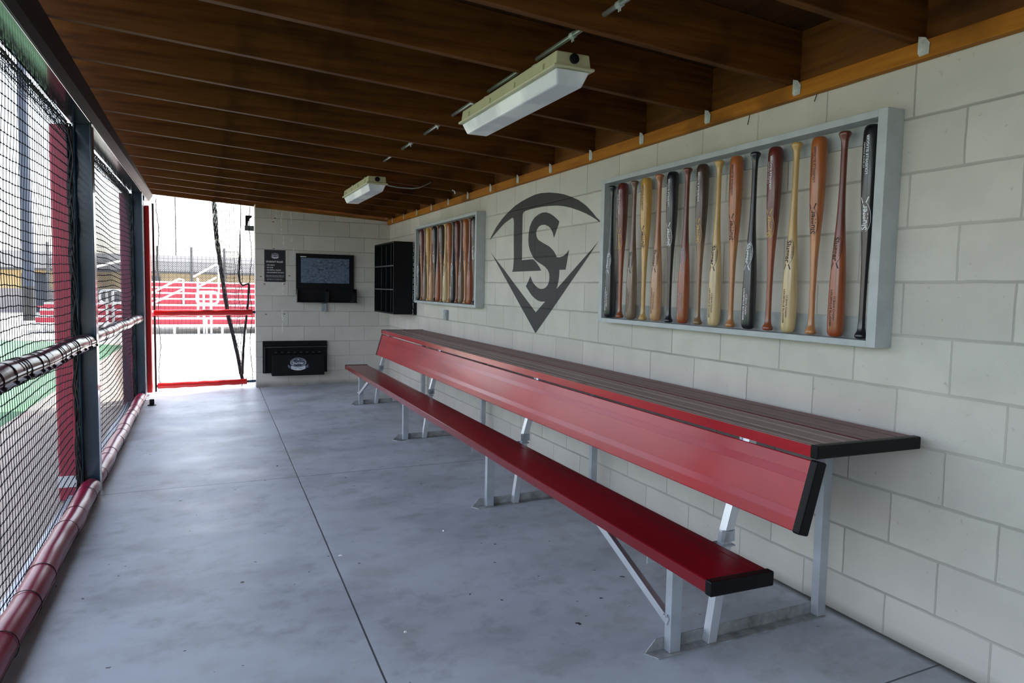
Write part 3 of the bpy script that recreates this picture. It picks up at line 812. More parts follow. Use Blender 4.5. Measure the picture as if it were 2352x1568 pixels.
def make_emblem(sgn):
    m = MB(); zc = .475
    # oval ring, open where the cradle marks cross
    for a0, a1 in ((-.42 * pi, .42 * pi), (.58 * pi, 1.42 * pi)):
        prev = None
        for i in range(25):
            a = a0 + (a1 - a0) * i / 24
            th = .0022 * (.35 + .65 * abs(cos(a))) 
            o = [(.058 * sin(a) * 1.0, .0245 * cos(a)), ((.058 - th) * sin(a), (.0245 - th) * cos(a))]
            row = [m.bm.verts.new(on_bat(o[0][0], o[0][1], .0007, zc, sgn)), m.bm.verts.new(on_bat(o[1][0], o[1][1], .0007, zc, sgn))]
            if prev: m.bm.faces.new((prev[0], row[0], row[1], prev[1]))
            prev = row
    # crossing strokes past the oval
    for q in (-1, 1):
        vs = [on_bat(.056, q * .004, .0007, zc, sgn), on_bat(.056, q * .009, .0007, zc, sgn), on_bat(.078, q * .018, .0007, zc, sgn), on_bat(.078, q * .013, .0007, zc, sgn)]
        m.bm.faces.new([m.bm.verts.new(v) for v in vs])
    bm = text_mesh('Slugger', .032, .0007, width=.098)
    bmesh.ops.triangulate(bm, faces=bm.faces); bmesh.ops.subdivide_edges(bm, edges=bm.edges, cuts=1)
    merge(m, bm, lambda c: on_bat(c.x, c.y * .95 - .001, .0008, zc, sgn))
    bm = text_mesh('LOUISVILLE', .009, .0001, width=.052)
    merge(m, bm, lambda c: on_bat(c.x + .004, c.y + .0165, .0008, zc, sgn))
    me = D.meshes.new('emblem'); bmesh.ops.recalc_face_normals(m.bm, faces=m.bm.faces); m.bm.to_mesh(me); m.bm.free(); return me
def make_letters(sgn):
    m = MB(); zc = .715
    bm = text_mesh('LOUISVILLE SLUGGER', .013, .0003, width=.150); merge(m, bm, lambda c: on_bat(c.x, c.y - .004, .0008, zc, sgn))
    bm = text_mesh('LS Sports Complex', .012, .0001, shear=.4, width=.10); merge(m, bm, lambda c: on_bat(c.x, c.y + .0105, .0008, zc, sgn))
    me = D.meshes.new('lettering'); bmesh.ops.recalc_face_normals(m.bm, faces=m.bm.faces); m.bm.to_mesh(me); m.bm.free(); return me
def bat_base():
    m = MB().lathe(PROF, 28); bmesh.ops.recalc_face_normals(m.bm, faces=m.bm.faces)
    me = D.meshes.new('bat'); m.bm.to_mesh(me); m.bm.free()
    me.polygons.foreach_set('use_smooth', [True] * len(me.polygons)); return me
BASE = bat_base()
BODY = {}
for k, mt in BM.items():
    me = BASE.copy(); me.materials.append(mt); BODY[k] = me
# barrel-up and barrel-down bats are the same mesh, the latter turned over (rotated half a turn about X)
EM = {}
def mark(kind, up, col):
    key = (kind, up, col)
    if key not in EM:
        global FA
        FA = pi + .12 if up else pi - .12
        me = (make_emblem if kind == 'emblem' else make_letters)(-1)
        me.materials.append(M[col]); EM[key] = me
    return EM[key]
ROWN = [  # from the camera end: (body, barrel up?, logo material, words)
    ('black', 1, 'txt_white', 'black'), ('redbrown', 0, 'txt_black', 'red-brown'), ('orange', 1, 'txt_black', 'orange-brown'), ('pale', 0, 'txt_black', 'pale natural'),
    ('cherry', 1, 'txt_gold', 'dark cherry'), ('black', 0, 'txt_white', 'black'), ('orange', 1, 'txt_black', 'orange-brown'), ('pale', 0, 'txt_black', 'pale natural'),
    ('walnut', 1, 'txt_gold', 'dark walnut'), ('redbrown', 0, 'txt_grey', 'red-brown'), ('black', 1, 'txt_white', 'black'), ('honey', 0, 'txt_black', 'honey-coloured'),
    ('yellow', 1, 'txt_black', 'yellow ash'), ('greybrown', 0, 'txt_black', 'grey-brown'), ('cherry', 1, 'txt_gold', 'dark cherry'), ('black', 0, 'txt_white', 'black')]
ROWF = list(ROWN); ROWF[3] = ('greybrown', 0, 'txt_black', 'grey-brown'); ROWF[4] = ('cherry', 1, 'txt_black', 'dark cherry')
CAMP = V((-2.44424551, -1.44963191, 1.32969403))
def hang_bats(row, ya, dy, z0, case, grp):
    for i, (bk, up, lm, word) in enumerate(row):
        y = ya + dy * i
        zb = z0 + .0265 + .001 + random.uniform(0, .004)
        lab = '%s wooden bat, barrel %s, %s from the right in the %s bat case' % (word, 'up' if up else 'down', ORD[i], case)
        o = D.objects.new('baseball_bat', BODY[bk]); COL.objects.link(o)
        tag(o, lab, 'baseball bat', grp)
        o.location = (-.055, y, zb if up else zb + BL)
        lean = random.uniform(-.004, .004)
        o.rotation_euler = (0 + lean, 0, 0) if up else (pi + lean, 0, 0)
        for kind, nm in (('emblem', 'oval_emblem'), ('letters', 'lettering')):
            c = D.objects.new(nm, mark(kind, up, lm if kind == 'emblem' or lm != 'txt_gold' else 'txt_white')); COL.objects.link(c); c.parent = o
hang_bats(ROWN, .537, .1258, 1.130, 'nearer', 'bats in the nearer wall case')
hang_bats(ROWF, 4.866, .1245, 1.146, 'farther', 'bats in the farther wall case')

# ------------------------------------------------------------------ painted emblem on the block wall
EMA=[(4.618,1.771),(4.586,1.804),(4.474,1.879),(4.341,1.944),(4.189,1.996),(4.054,2.033),(3.914,2.057),(3.789,2.071),(3.679,2.081),(3.563,2.081),(3.423,2.069),(3.289,2.049),(3.185,2.029),(3.069,1.998),(2.957,1.962),(2.848,1.912),(2.758,1.858),(2.706,1.821),(2.666,1.8),(2.664,1.785),(2.691,1.8),(2.771,1.832),(2.845,1.858),(2.953,1.89),(3.065,1.919),(3.181,1.942),(3.284,1.956),(3.418,1.967),(3.538,1.973),(3.654,1.974),(3.754,1.973),(3.846,1.969),(3.88,1.963),(3.9,1.948),(3.905,1.922),(3.904,1.816),(3.901,1.661),(3.899,1.57),(3.684,1.571),(3.633,1.549),(3.583,1.518),(3.548,1.492),(3.533,1.477),(4.095,1.476),(4.076,1.502),(4.069,1.547),(4.065,1.6),(4.076,1.782),(4.077,1.9),(4.085,1.923),(4.103,1.935),(4.128,1.934),(4.185,1.922),(4.278,1.902),(4.386,1.865),(4.472,1.831),(4.56,1.797)]
EMB=[(3.245,1.836),(3.288,1.86),(3.342,1.886),(3.406,1.91),(3.47,1.924),(3.536,1.927),(3.603,1.919),(3.67,1.902),(3.724,1.872),(3.757,1.832),(3.777,1.781),(3.781,1.73),(3.772,1.686),(3.748,1.646),(3.711,1.61),(3.685,1.588),(3.654,1.567),(3.594,1.546),(3.525,1.525),(3.468,1.507),(3.42,1.482),(3.394,1.457),(3.386,1.428),(3.39,1.395),(3.41,1.366),(3.446,1.346),(3.488,1.336),(3.535,1.334),(3.584,1.343),(3.634,1.362),(3.68,1.385),(3.708,1.413),(3.728,1.437),(3.766,1.394),(3.811,1.354),(3.752,1.316),(3.7,1.284),(3.638,1.259),(3.579,1.242),(3.52,1.235),(3.45,1.237),(3.613,1.148),(3.706,1.197),(3.866,1.281),(4.074,1.39),(4.26,1.491),(4.468,1.596),(4.603,1.67),(4.513,1.61),(4.22,1.407),(3.915,1.193),(3.61,0.981),(3.315,1.19),(3.037,1.392),(2.836,1.535),(2.751,1.598),(2.664,1.664),(2.759,1.608),(2.845,1.563),(3.002,1.478),(3.153,1.395),(3.265,1.335),(3.238,1.391),(3.227,1.435),(3.225,1.478),(3.128,1.478),(3.106,1.543),(3.082,1.622),(3.113,1.6),(3.162,1.58),(3.221,1.571),(3.271,1.573),(3.296,1.599),(3.337,1.629),(3.402,1.66),(3.505,1.69),(3.593,1.719),(3.623,1.74),(3.639,1.773),(3.626,1.801),(3.588,1.824),(3.541,1.832),(3.484,1.83),(3.428,1.816),(3.382,1.793),(3.349,1.762),(3.326,1.72),(3.292,1.767),(3.263,1.804)]
b = MB()
for poly in (EMA, EMB):
    vo, eo, fo = delaunay_2d_cdt([V(p) for p in poly], [], [list(range(len(poly)))], 1, 1e-5)[:3]
    vv = [b.bm.verts.new((-.0014, p.x, p.y)) for p in vo]
    for f in fo: b.bm.faces.new([vv[i] for i in f])
for f in b.bm.faces:
    f.normal_update()
    if f.normal.x > 0: f.normal_flip()
o = b.build('painted_emblem', M['paint'], recalc=False)
tag(o, 'charcoal diamond emblem with interlocked letters L and S painted on the block wall', 'wall emblem')

# ------------------------------------------------------------------ cubby on the side wall
t = thing('helmet_cubby', 'black wooden wall cubby of twelve pigeonholes in the far corner', 'cubby', (0, 7.58, .99))
b = MB(); cx0, cy0, cy1, cz0, cz1 = -.28, 7.065, 8.10, .990, 1.886
b.box(cx0, -.012, cy0, cy0 + .018, cz0, cz1).box(cx0, -.012, cy1 - .018, cy1, cz0, cz1)
b.box(cx0, -.012, cy0 + .018, cy1 - .018, cz0, cz0 + .018).box(cx0, -.012, cy0 + .018, cy1 - .018, cz1 - .018, cz1)
part('carcass', b, M['black'], t, bevel=.001)
b = MB().box(-.0115, -.001, 7.0, 8.14, .985, cz1 - .01); part('back_board', b, M['black'], t)
b = MB()
for y in (7.33, 7.585, 7.84): b.box(cx0 + .035, -.012, y - .007, y + .007, cz0 + .018, cz1 - .018)
part('divider', b, M['black'], t)
b = MB()
for z in (1.295, 1.59): b.box(cx0 + .004, -.012, cy0 + .018, cy1 - .018, z - .008, z + .008)
part('shelf', b, M['black'], t)
b = MB()       # thin lighter strips on the front edges
for y in (7.33, 7.585, 7.84): b.box(cx0 + .0335, cx0 + .0345, y - .004, y + .003, cz0 + .02, cz1 - .02)
for z in (1.295, 1.59): b.box(cx0 + .0025, cx0 + .0035, cy0 + .02, cy1 - .02, z - .007, z + .007)
b.box(cx0 - .0012, cx0 - .0002, cy0, cy0 + .007, cz0, cz1)
part('pale_edge', b, M['black_edge'], t)
b = MB(); z = cz1
while z > cz0 + .02:
    h = random.uniform(.01, .05); yo = random.uniform(-.003, .003)
    b.box(-.034 + yo, -.028 + yo, cy0 - .0012, cy0 - .0002, max(cz0, z - h), z); z -= h + random.uniform(.0, .02)
part('drip_mark', b, M['drip'], t)

# ------------------------------------------------------------------ outlet covers
def outlet(name, lab, x0, x1, y0, y1, z0, z1):
    t = thing(name, lab, 'outlet cover', ((x0 + x1) / 2, (y0 + y1) / 2, z0))
    part('cover', MB().box(x0, x1, y0, y1, z0, z1), M['box_grey'], t, bevel=.004)
    b = MB()
    if x1 - x0 > y1 - y0: b.box(x0 + .01, x0 + .016, y0 - .004, y0 - .0002, z0 + .03, z1 - .03)
    else: b.box(x0 - .004, x0 - .0002, y0 + .01, y0 + .016, z0 + .03, z1 - .03)
    part('hinge', b, M['box_grey'], t)
outlet('outlet_cover', 'grey outlet cover on the end wall, right under the black line-up board', -.946, -.876, YE - .03, YE - .0005, .975, 1.085)
outlet('outlet_cover', 'grey outlet cover on the side wall, under the farther bat case', -.03, -.0005, 5.775, 5.87, .982, 1.09)

# ------------------------------------------------------------------ end wall fittings
def wall_text(dst, s, size, x, y, z, bold=0., shear=0., width=None, align='CENTER'):
    bm = text_mesh(s, size, bold, align=align, shear=shear, width=width)
    merge(dst, bm, lambda c: V((x + c.x, y, z + c.y)))
def ellipse(dst, cx, cz, a, b_, y, n=40, hole=None):
    o = [dst.bm.verts.new((cx + a * cos(2 * pi * i / n), y, cz + b_ * sin(2 * pi * i / n))) for i in range(n)]
    if hole:
        q = [dst.bm.verts.new((cx + hole[0] * cos(2 * pi * i / n), y, cz + hole[1] * sin(2 * pi * i / n))) for i in range(n)]
        for i in range(n): dst.bm.faces.new((o[i], o[(i + 1) % n], q[(i + 1) % n], q[i]))
    else: dst.bm.faces.new(o)
def badge(root, cx, cz, y, w, prefix=''):
    """oval badge over a ribbon; w = ribbon width"""
    k = w / .285
    def R(dst, x0, x1, sag, h, yy, drop=0):
        n = 16; prev = None
        for i in range(n + 1):
            s = i / n; x = x0 + (x1 - x0) * s; q = (2 * (x - cx) / w) ** 2
            zc = cz - .092 * k + sag * q * k + drop
            row = [dst.bm.verts.new((x, yy, zc + h / 2)), dst.bm.verts.new((x, yy, zc - h / 2))]
            if prev: dst.bm.faces.new((prev[0], row[0], row[1], prev[1]))
            prev = row
    rb = MB(); R(rb, cx - w / 2, cx - w * .33, .05, .042 * k, y - .0005, -.004 * k); R(rb, cx + w * .33, cx + w / 2, .05, .042 * k, y - .0005, -.004 * k)
    rb_o = part('ribbon_ends', rb, M['slate'], root)
    rb = MB(); R(rb, cx - w * .34, cx + w * .34, .05, .044 * k, y - .0010); part('ribbon', rb, M['txt_white'], root)
    m = MB(); ellipse(m, cx, cz, .114 * k, .072 * k, y - .0013); part('badge_rim', m, M['txt_grey'], root)
    m = MB(); ellipse(m, cx, cz, .106 * k, .066 * k, y - .0016); part('badge_field', m, M['navy'], root)
    m = MB(); ellipse(m, cx, cz - .002 * k, .100 * k, .056 * k, y - .0019, hole=(.095 * k, .052 * k))
    wall_text(m, 'Slugger', .058 * k, cx, y - .0021, cz - .008 * k, .0011 * k, width=.165 * k)
    wall_text(m, 'LOUISVILLE', .018 * k, cx + .018 * k, y - .0021, cz + .022 * k, 0, width=.105 * k)
    ellipse(m, cx, cz + .046 * k, .010 * k, .007 * k, y - .0021, 12)
    part('badge_lettering', m, M['txt_white'], root)
    m = MB(); bm = text_mesh('SPORTS COMPLEX', .026 * k, .0003 * k, width=.175 * k)
    merge(m, bm, lambda c: V((cx + c.x, y - .0016, cz - .0935 * k + c.y + .05 * k * (2 * c.x / w) ** 2)))
    part('ribbon_lettering', m, M['slate'], root)
# rules sign
t = thing('rules_sign', 'small dark sign headed Dugout Rules on the end wall', 'sign', (-1.542, YE, 1.363))
part('panel', MB().box(-1.676, -1.410, YE - .006, YE - .0005, 1.363, 1.783), M['sign'], t, bevel=.003)
badge(t, -1.540, 1.716, YE - .0062, .115)
m = MB(); ys = YE - .0075
wall_text(m, 'DUGOUT RULES', .031, -1.547, ys, 1.628, .0006, .25, .212)
for i, (s_, w_) in enumerate((('- NO SEEDS', .108), ('- NO GUM', .088), ('- NO METAL CLEATS', .188), ('- NO HANGING ON NETS', .226))):
    wall_text(m, s_, .021, -1.655 + w_ / 2, ys, 1.583 - i * .0325, .0004, .2, w_)
for i, s_ in enumerate(('Please report any misuse of these and', 'equipment to the front desk. Thank you.')):
    wall_text(m, s_, .0135, -1.543, ys, 1.448 - i * .018, .0002, .2, .226)
part('lettering', m, M['txt_white'], t)
m = MB(); wall_text(m, 'SPORTS COMPLEX', .02, -1.545, ys, 1.396, .0008, 0, .20); part('footer_lettering', m, M['txt_grey'], t)
# plugs around sign
b = MB()
for x, z in ((-1.555, 1.800), (-1.675, 1.335), (-1.425, 1.338), (-1.66, .935), (-1.425, .94), (-1.54, 2.20), (-1.56, 2.15), (-1.36, 1.45), (-1.72, 1.43)):
    b.box(x - .012, x + .012, YE - .0015, YE - .0003, z - .005, z + .005)
struct(b.build('wall_end_marks', M['brown_drip']))
# line-up board with tray
t = thing('lineup_board', 'black framed board with scuffed blue-grey panel and lower tray on end wall', 'notice board', (-.895, YE, 1.1))
part('frame', MB().box(-1.277, -.512, YE - .035, YE - .0005, 1.20, 1.750), M['black'], t, bevel=.004)
part('writing_panel', MB().box(-1.216, -.576, YE - .038, YE - .0355, 1.360, 1.693), M['screen'], t)
part('name_strip', MB().box(-1.222, -1.146, YE - .037, YE - .0355, 1.703, 1.713), M['txt_white'], t)
b = MB().box(-1.272, -.474, YE - .115, YE - .0355, 1.098, 1.108).box(-1.272, -.474, YE - .047, YE - .0355, 1.108, 1.285)
b.box(-1.272, -1.262, YE - .115, YE - .047, 1.108, 1.28)
tray = part('tray', b, M['black'], t, bevel=.002)
for x in (-.905, -.545):
    b = MB().box(x, x + .006, YE - .115, YE - .047, 1.108, 1.285).box(x + .006, x + .046, YE - .115, YE - .111, 1.108, 1.245)
    sub('divider', b, M['black_satin'], t, tray)
b = MB().box(-1.274, -1.2725, YE - .115, YE - .06, 1.105, 1.25).box(-1.272, -1.22, YE - .1165, YE - .1155, 1.098, 1.104); sub('pale_edge', b, M['black_edge'], t, tray)  # lighter strips on the tray edges
b = MB().box(-.585, -.540, YE - .1165, YE - .1155, 1.115, 1.12); sub('tray_mark', b, M['black_edge'], t, tray)
# low rack with badge
t = thing('equipment_rack', 'low black rack with oval badge on the end wall near the floor', 'rack', (-1.29, YE, .13))
part('back_panel', MB().box(-1.705, -.872, YE - .03, YE - .0005, .152, .580), M['black'], t, bevel=.003)
b = MB().box(-1.690, -.880, YE - .12, YE - .0305, .50, .512).box(-1.690, -1.676, YE - .10, YE - .0305, .165, .50)
part('hood', b, M['black_satin'], t, bevel=.002)
b = MB().box(-1.67, -.885, YE - .1212, YE - .1202, .503, .508).box(-1.676, -1.670, YE - .0315, YE - .0305, .18, .49); part('pale_edge', b, M['black_edge'], t)  # lighter strips on hood edge and back panel
fp = part('front_panel', MB().box(-1.603, -.926, YE - .15, YE - .138, .127, .405), M['black'], t, bevel=.002)
part('bin_side', MB().box(-1.600, -1.588, YE - .138, YE - .031, .135, .40).box(-.941, -.929, YE - .138, YE - .031, .135, .40).box(-1.588, -.941, YE - .138, YE - .031, .13, .142), M['black'], t)
for i in range(8):
    x = -1.545 + i * .08
    b = MB().tube([(x - .014, YE - .10, .432), (x + .014, YE - .10, .432)], .0045, 8); b.box(x - .002, x + .002, YE - .10, YE - .0305, .430, .434)
    part('peg', b, M['black_edge'], t)
badge(t, -1.268, .300, YE - .1505, .262)

# ------------------------------------------------------------------ ceiling lamps and conduit
def lamp(xc, y0, y1, zr, lab):
    t = thing('ceiling_light', lab, 'ceiling light', (xc, (y0 + y1) / 2, zr))
    hw = .084
    def ring(w, e, z): return [(xc - w, y0 - e, z), (xc + w, y0 - e, z), (xc + w, y1 + e, z), (xc - w, y1 + e, z)]
    b = MB().quadbox(ring(hw, 0, zr + .004) + ring(hw - .006, -.006, zr + .062)); h = part('housing', b, M['lamp_body'], t, bevel=.007)
    b = MB().quadbox(ring(hw + .012, .012, zr - .008) + ring(hw + .012, .012, zr + .004)); part('rim', b, M['lamp_body'], t, bevel=.004)
    b = MB().quadbox(ring(.060, -.034, zr - .068) + ring(.080, -.002, zr - .009)); part('lens', b, M['lens'], t, bevel=.008)
    b = MB().lathe([(.021, -.0), (.021, .008), (.017, .010)], 18); b.bm.transform(Matrix.Translation((xc + .0, y0 - .001, zr + .034)) @ Matrix.Rotation(pi / 2, 4, 'X'))
    part('end_plug', b, M['black'], t, smooth=40)
    for i in range(4):
        y = y0 + .12 + (y1 - y0 - .24) * i / 3
        b = MB()
        for sx in (-1, 1):
            b.box(xc + sx * (hw + .001) - .005, xc + sx * (hw + .001) + .005, y - .012, y + .012, zr - .006, zr + .034)
        part('latch', b, M['lamp_body'], t, bevel=.002)
    for y in (y0 + .28, y1 - .28):
        b = MB().box(xc - .05, xc + .05, y - .02, y + .02, zr + .0615, zr + .0645).box(xc - .052, xc - .05, y - .02, y + .02, zr + .0615, JZ(xc) + .01).box(xc + .05, xc + .052, y - .02, y + .02, zr + .0615, JZ(xc) + .0)
        part('hanger', b, M['zinc'], t)
    return t
lamp(-1.018, 1.195, 2.345, 2.250, 'large sealed strip light with frosted lens under the joists, nearest the camera')
lamp(-1.000, 4.835, 5.985, 2.243, 'smaller-looking sealed strip light farther down the ceiling, above the bench end')
t = thing('conduit', 'grey metal electrical conduit running across the joist bays between lamps', 'conduit', (-1.02, 3, 2.37))
b = MB().tube([(-1.012, -3.3, 2.388), (-1.012, 4.9, 2.388)], .0105, 10); part('pipe', b, M['conduit'], t, smooth=60)
for y in (.86, 1.22, 2.40, 3.05, 3.7):
    b = MB().tube([(-1.012, y - .014, 2.388), (-1.012, y + .014, 2.388)], .0145, 10).tube([(-1.012, y - .006, 2.374), (-1.012, y - .006, 2.362)], .003, 6).tube([(-1.012, y + .006, 2.374), (-1.012, y + .006, 2.362)], .003, 6)
    part('coupling', b, M['zinc'], t)
t = thing('flexible_cable', 'pale flexible cable looping from the farther lamp towards the side wall', 'cable', (-.6, 4.9, 2.3))
pts = [(-.92, 4.95, 2.262), (-.87, 4.93, 2.243), (-.78, 4.92, 2.232), (-.66, 4.92, 2.232), (-.58, 4.95, 2.25), (-.50, 5.0, 2.29), (-.44, 5.05, 2.32)]
part('cable', MB().tube(pts, .0065, 8), M['conduit'], t, smooth=60)
t = thing('cable_stub', 'short white cable end curling out above the wall plate', 'cable', (-.2, 5.3, 2.27))
part('cable', MB().tube([(-.20, 5.128, 2.276), (-.185, 5.127, 2.272), (-.172, 5.127, 2.262), (-.168, 5.127, 2.240)], .006, 8), M['white'], t, smooth=60)
b = MB()
for y, z, l in ((1.265, 2.188, .045), (.86, 2.188, .028)):
    b.tube([(-.012, y, z), (-.014, y + .004, z - l * .5), (-.012, y + .012, z - l)], .0022, 5)
struct(b.build('wall_right_foam_drips', M['brown_drip']))

# bits of litter on the floor
for i, (x, y, w, mt, lab) in enumerate(((-1.81, 2.08, .022, 'white', 'scrap of white paper on the floor beside the long floor joint'), (-1.22, 2.21, .018, 'white', 'tiny white crumb on the open floor left of the bench'),
                        (-1.93, 4.05, .014, 'brown_drip', 'dark pebble on the floor near the crossing joints'), (-1.72, 1.18, .016, 'white', 'small pale chip on the floor nearest the camera'),
                        (-.42, .66, .016, 'drip', 'pale chip lying by the near bench frame'))):
    b = MB(); n = 7; vs = [b.bm.verts.new((x + w * random.uniform(.3, .8) * cos(2 * pi * k / n), y + w * random.uniform(.3, .9) * sin(2 * pi * k / n), FZ(x) + .0008)) for k in range(n)]
    top = b.bm.verts.new((x, y, FZ(x) + .006)); b.bm.faces.new(vs[::-1])
    for k in range(n): b.bm.faces.new((vs[k], vs[(k + 1) % n], top))
    o = b.build('litter_scrap', M[mt]); tag(o, lab, 'litter')

# ------------------------------------------------------------------ outside
b = MB().box(-160, 160, -60, 240, -.5, -.112); struct(b.build('ground', M['dirt']))
b = MB(); G0 = -.1115
b.bm.faces.new([b.bm.verts.new((x, y, G0)) for x, y in ((-4.25, 6.9), (-4.05, 16.6), (-5.6, 18.1), (-6.9, 18.8), (-14, 20), (-14, -14), (-4.6, -14))])
o = b.build('turf_strip', M['turf']); struct(o)
b = MB()
pts = [(-60, 40), (-12, 24), (-6.9, 19.2), (-5.6, 18.4), (-4.1, 17.0), (-3.6, 14.0), (-3.3, 11.5), (-3.15, 10.4)]
cv = [(-2.6 + 1.0 * sin(pi * i / 10) , 10.2 + 0 * i) for i in range(0)]
pts += [(-2.3, 10.6), (-1.95, 11.2), (-1.85, 12.0), (-2.0, 12.9), (-2.35, 13.4), (-2.0, 13.8), (2.5, 14.2), (40, 14), (40, 90), (-60, 90)]
b.bm.faces.new([b.bm.verts.new((x, y, G0 + .0005)) for x, y in pts])
struct(b.build('pale_paving', M['slab']))
b = MB(); b.box(-3.3, .2, 9.6, 10.2, -.3, -.06)
struct(b.build('apron_slab', M['slab']))

# long low building
t = thing('clubhouse', 'long low cream building with grey metal roof across the background', 'building', (-6, 38, -.11))
part('wall', MB().box(-34, 10, 36.3, 44, .95, 1.80), M['bld_wall'], t)
part('wainscot', MB().box(-34, 10, 36.28, 44, -.11, .95), M['bld_low'], t)
part('roof', MB().quadbox([(-35, 35.4, 1.76), (11, 35.4, 1.76), (11, 45, 1.76), (-35, 45, 1.76), (-35, 35.4, 1.86), (11, 35.4, 1.86), (11, 40, 2.75), (-35, 40, 2.75)]), M['bld_roof'], t)
for x in (-9.75, -5.35, -13.5):
    d_ = part('door', MB().box(x, x + (1.15 if x > -9 else .95), 36.2, 36.3, -.11, 1.62), M['bld_door'], t)
    sub('door_handle', MB().box(x + .12, x + .17, 36.12, 36.2, .85, 1.1), M['bl_alu'], t, d_)
# light pole
t = thing('light_pole', 'tall blue-grey floodlight pole standing beyond the nearest net', 'light pole', (-8.03, 28.4, -.112))
part('shaft', MB().tube([(-8.03, 28.4, 1.1), (-8.03, 28.4, 13)], .2, 20, radii=[.19, .13]), M['pole'], t, smooth=60)
part('base_sleeve', MB().tube([(-8.03, 28.4, -.11), (-8.03, 28.4, 1.1)], .2, 20), M['pole_low'], t, smooth=60)
b = MB()
for dx in (-.9, -.3, .3, .9): b.box(-8.03 + dx - .2, -8.03 + dx + .2, 28.2, 28.5, 12.6, 12.95)
b.box(-9.3, -6.8, 28.36, 28.44, 12.5, 12.6)
part('lamp_heads', b, M['pole'], t)
# thin mast
t = thing('flag_mast', 'thin distant mast rising behind the chain-link fence', 'mast', (-3.75, 60, -.11))
part('mast', MB().tube([(-3.9, 50, -.11), (-3.9, 50, 9.2)], .035, 8), M['fence'], t)

# bleachers
def bleacher(lab, x0, x1, yf, rows, rise, run, z0, gaps=()):
    t = thing('bleachers', lab, 'bleachers', ((x0 + x1) / 2, yf, -.112))
    for k in range(rows):
        y = yf + run * k; z = z0 + rise * k
        part('seat_row', MB().box(x0, x1, y + .10, y + .36, z + .12, z + .175), M['bl_alu'], t)
        part('foot_board', MB().box(x0, x1, y - .28, y + .06, z - .065, z - .012), M['bl_alu'], t)
        part('riser', MB().box(x0, x1, y + .065, y + .085, z - .05, z + .125), M['bl_red'], t)
    b = MB()
    x = x0 + .2
    while x < x1:
        b.bar((x, yf - .1, -.10), (x, yf + run * rows, z0 + rise * rows - .2), .05, .06)
        for k in range(0, rows):
            y = yf + run * k; b.box(x - .03, x + .03, y + .30, y + .35, -.11, z0 + rise * k + .12)
        b.box(x - .03, x + .03, yf - .26, yf - .21, -.11, z0 - .06)
        x += .62
    part('understructure', b, M['bl_alu'], t)
    return t
t = bleacher('tall red and silver bleachers seen through the gate opening', -3.95, 3.2, 20.6, 7, .172, .62, .16)
def rail(pts, r=.03): return MB().tube(pts, r, 8)
b = rail([(-3.75, 20.6, 1.0), (-3.05, 22.4, 1.44), (-2.93, 22.5, 1.42), (-2.93, 22.5, .35)]); part('handrail', b, M['bl_alu'], t, smooth=60)
b = rail([(-3.75, 20.6, .70), (-2.95, 22.5, 1.13)]); part('handrail', b, M['bl_alu'], t, smooth=60)
b = rail([(-2.62, 21.4, 1.52), (-1.98, 23.6, 1.94), (-1.90, 23.6, 1.90), (-1.90, 23.6, .9)]); part('handrail', b, M['bl_alu'], t, smooth=60)
b = rail([(-2.52, 20.9, .25), (-2.52, 20.9, 1.48)]); part('handrail_post', b, M['bl_alu'], t, smooth=60)
b = rail([(-2.50, 21.0, 1.22), (-2.02, 22.2, 1.50)]); part('handrail', b, M['bl_alu'], t, smooth=60)
def loop(xa, xb, za, zb, y, r=.033):
    c = .12; P = []
    for (cx, cz, a0) in ((xb - c, zb - c, 0), (xa + c, zb - c, 90), (xa + c, za + c, 180), (xb - c, za + c, 270)):
        for q in range(5): a = radians(a0 + 22.5 * q); P.append((cx + c * cos(a), y, cz + c * sin(a)))
    P.append(P[0]); return MB().tube(P, r, 8, cap=False)
part('end_loop', loop(-2.55, -1.99, .74, 1.08, 20.5), M['bl_alu'], t, smooth=60)
for x in (-2.37, -2.18): part('handrail_post', rail([(x, 20.45, -.11), (x, 20.45, 1.06)], .032), M['bl_alu'], t, smooth=60)
part('handrail_post', rail([(-2.30, 20.40, -.11), (-2.30, 20.40, .35)], .026), M['bl_alu'], t)
t = bleacher('lower red and silver bleachers with white looped rail, seen through second net bay', -6.6, -4.25, 21.4, 3, .165, .6, .18)
part('end_loop', loop(-5.02, -4.45, .72, 1.08, 21.2), M['bl_alu'], t, smooth=60)
for x in (-4.85, -4.70): part('handrail_post', rail([(x, 21.15, -.11), (x, 21.15, 1.07)], .034), M['bl_alu'], t, smooth=60)
part('handrail', rail([(-5.45, 21.3, 1.62), (-4.45, 22.6, 2.0)], .035), M['bl_alu'], t)
part('handrail_post', rail([(-4.45, 22.6, -.1), (-4.45, 22.6, 2.0)], .035), M['bl_alu'], t)
# red kerb rail far left
t = thing('boundary_rail', 'low thin red rail on white posts far out by the light pole', 'rail', (-7, 27, -.112))
part('rail', MB().tube([(-7.5, 26.8, .44), (-5.2, 25.2, .42)], .028, 8), M['bl_red'], t)
for s in (0.05, .5, .95): part('rail_post', MB().tube([(-7.5 + 2.3 * s, 26.8 - 1.6 * s, -.11), (-7.5 + 2.3 * s, 26.8 - 1.6 * s, .43)], .02, 6), M['bl_alu'], t)
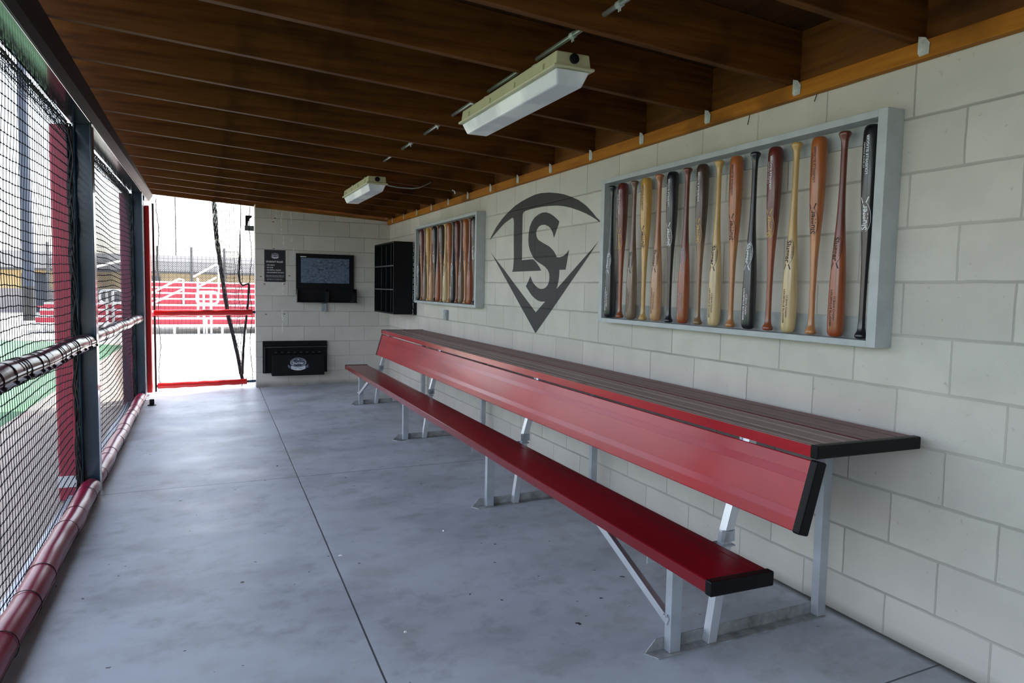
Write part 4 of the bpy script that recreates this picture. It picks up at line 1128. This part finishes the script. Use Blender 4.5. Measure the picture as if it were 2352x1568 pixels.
# chain link fence
t = thing('chain_link_fence', 'chain-link fence with tall posts behind the bleachers', 'fence', (-2, 27.2, -.112))
FXa, FXb, FYy, FZt = -7.2, 4.0, 27.2, 2.52
for i in range(11):
    x = -7.24 + i * 1.125
    part('fence_post', MB().tube([(x, FYy + .04, -.11), (x, FYy + .04, FZt + .12)], .045, 10), M['fence'], t, smooth=60)
b = MB(); z0 = .0; p = .075; H = FZt - .45 - z0
H = 2.1
x = FXa - H
while x < FXb:
    for sg in (1, -1):
        xa = x if sg == 1 else x + H
        za, zb_ = z0, z0 + H
        a = V((xa, FYy, za)); c = V((xa + sg * H, FYy, zb_))
        if a.x < FXa: s_ = (FXa - a.x) / (c.x - a.x); a = a.lerp(c, s_) if sg == 1 else a
        if c.x > FXb and sg == 1: s_ = (FXb - a.x) / (c.x - a.x); c = a.lerp(c, s_)
        if sg == -1:
            if c.x < FXa and a.x > FXa: s_ = (FXa - a.x) / (c.x - a.x); c = a.lerp(c, s_)
            elif a.x <= FXa: continue
            if a.x > FXb: 
                s_ = (FXb - a.x) / (c.x - a.x); a = a.lerp(c, s_)
        if (c - a).length > .05: b.tube([a, c], .0075, 3, cap=False)
    x += p
part('wire_mesh', b, M['fence'], t, recalc=False)
part('top_wire', MB().tube([(FXa, FYy, FZt), (FXb, FYy, FZt)], .008, 6), M['fence'], t)

# ------------------------------------------------------------------ light
w = D.worlds.new('sky'); scene.world = w; w.use_nodes = True
nt = w.node_tree; bg = nt.nodes['Background']
sky = nt.nodes.new('ShaderNodeTexSky'); sky.sky_type = 'NISHITA'; sky.sun_disc = False
SD = V((.68, .40, 1.0)).normalized()
sky.sun_elevation = math.asin(SD.z); sky.sun_rotation = atan2(SD.x, SD.y)
sky.air_density = 1.0; sky.dust_density = 3.0; sky.ozone_density = 1.0
hs = nt.nodes.new('ShaderNodeHueSaturation'); hs.inputs['Saturation'].default_value = .55
nt.links.new(sky.outputs[0], hs.inputs['Color']); nt.links.new(hs.outputs[0], bg.inputs['Color']); bg.inputs['Strength'].default_value = .32
sun = D.lights.new('sun', 'SUN'); sun.energy = 5.0; sun.angle = .009; sun.color = (1, .95, .88)
so = D.objects.new('sun', sun); COL.objects.link(so); so.rotation_euler = SD.to_track_quat('Z', 'Y').to_euler()

# ------------------------------------------------------------------ camera
rxa, rya, rza = -7.44115185e-02, -1.89410333e-02, -4.16678587e-01
R = Matrix.Rotation(rza, 3, 'Z') @ Matrix.Rotation(rxa, 3, 'X') @ Matrix.Rotation(rya, 3, 'Y')
right, fwd, up = R @ V((1, 0, 0)), R @ V((0, 1, 0)), R @ V((0, 0, 1))
cam = D.cameras.new('camera'); cam.lens = 1617.01635 / 2352 * 36; cam.sensor_width = 36; cam.clip_end = 600; cam.clip_start = .05
co = D.objects.new('camera', cam); COL.objects.link(co)
mw = Matrix.Identity(4)
for i in range(3): mw[i][0] = right[i]; mw[i][1] = up[i]; mw[i][2] = -fwd[i]; mw[i][3] = CAMP[i]
co.matrix_world = mw
scene.camera = co
vs = scene.view_settings
vs.view_transform = 'Standard'; vs.look = 'None'; vs.exposure = 1.5; vs.gamma = 1.0; vs.use_curve_mapping = False
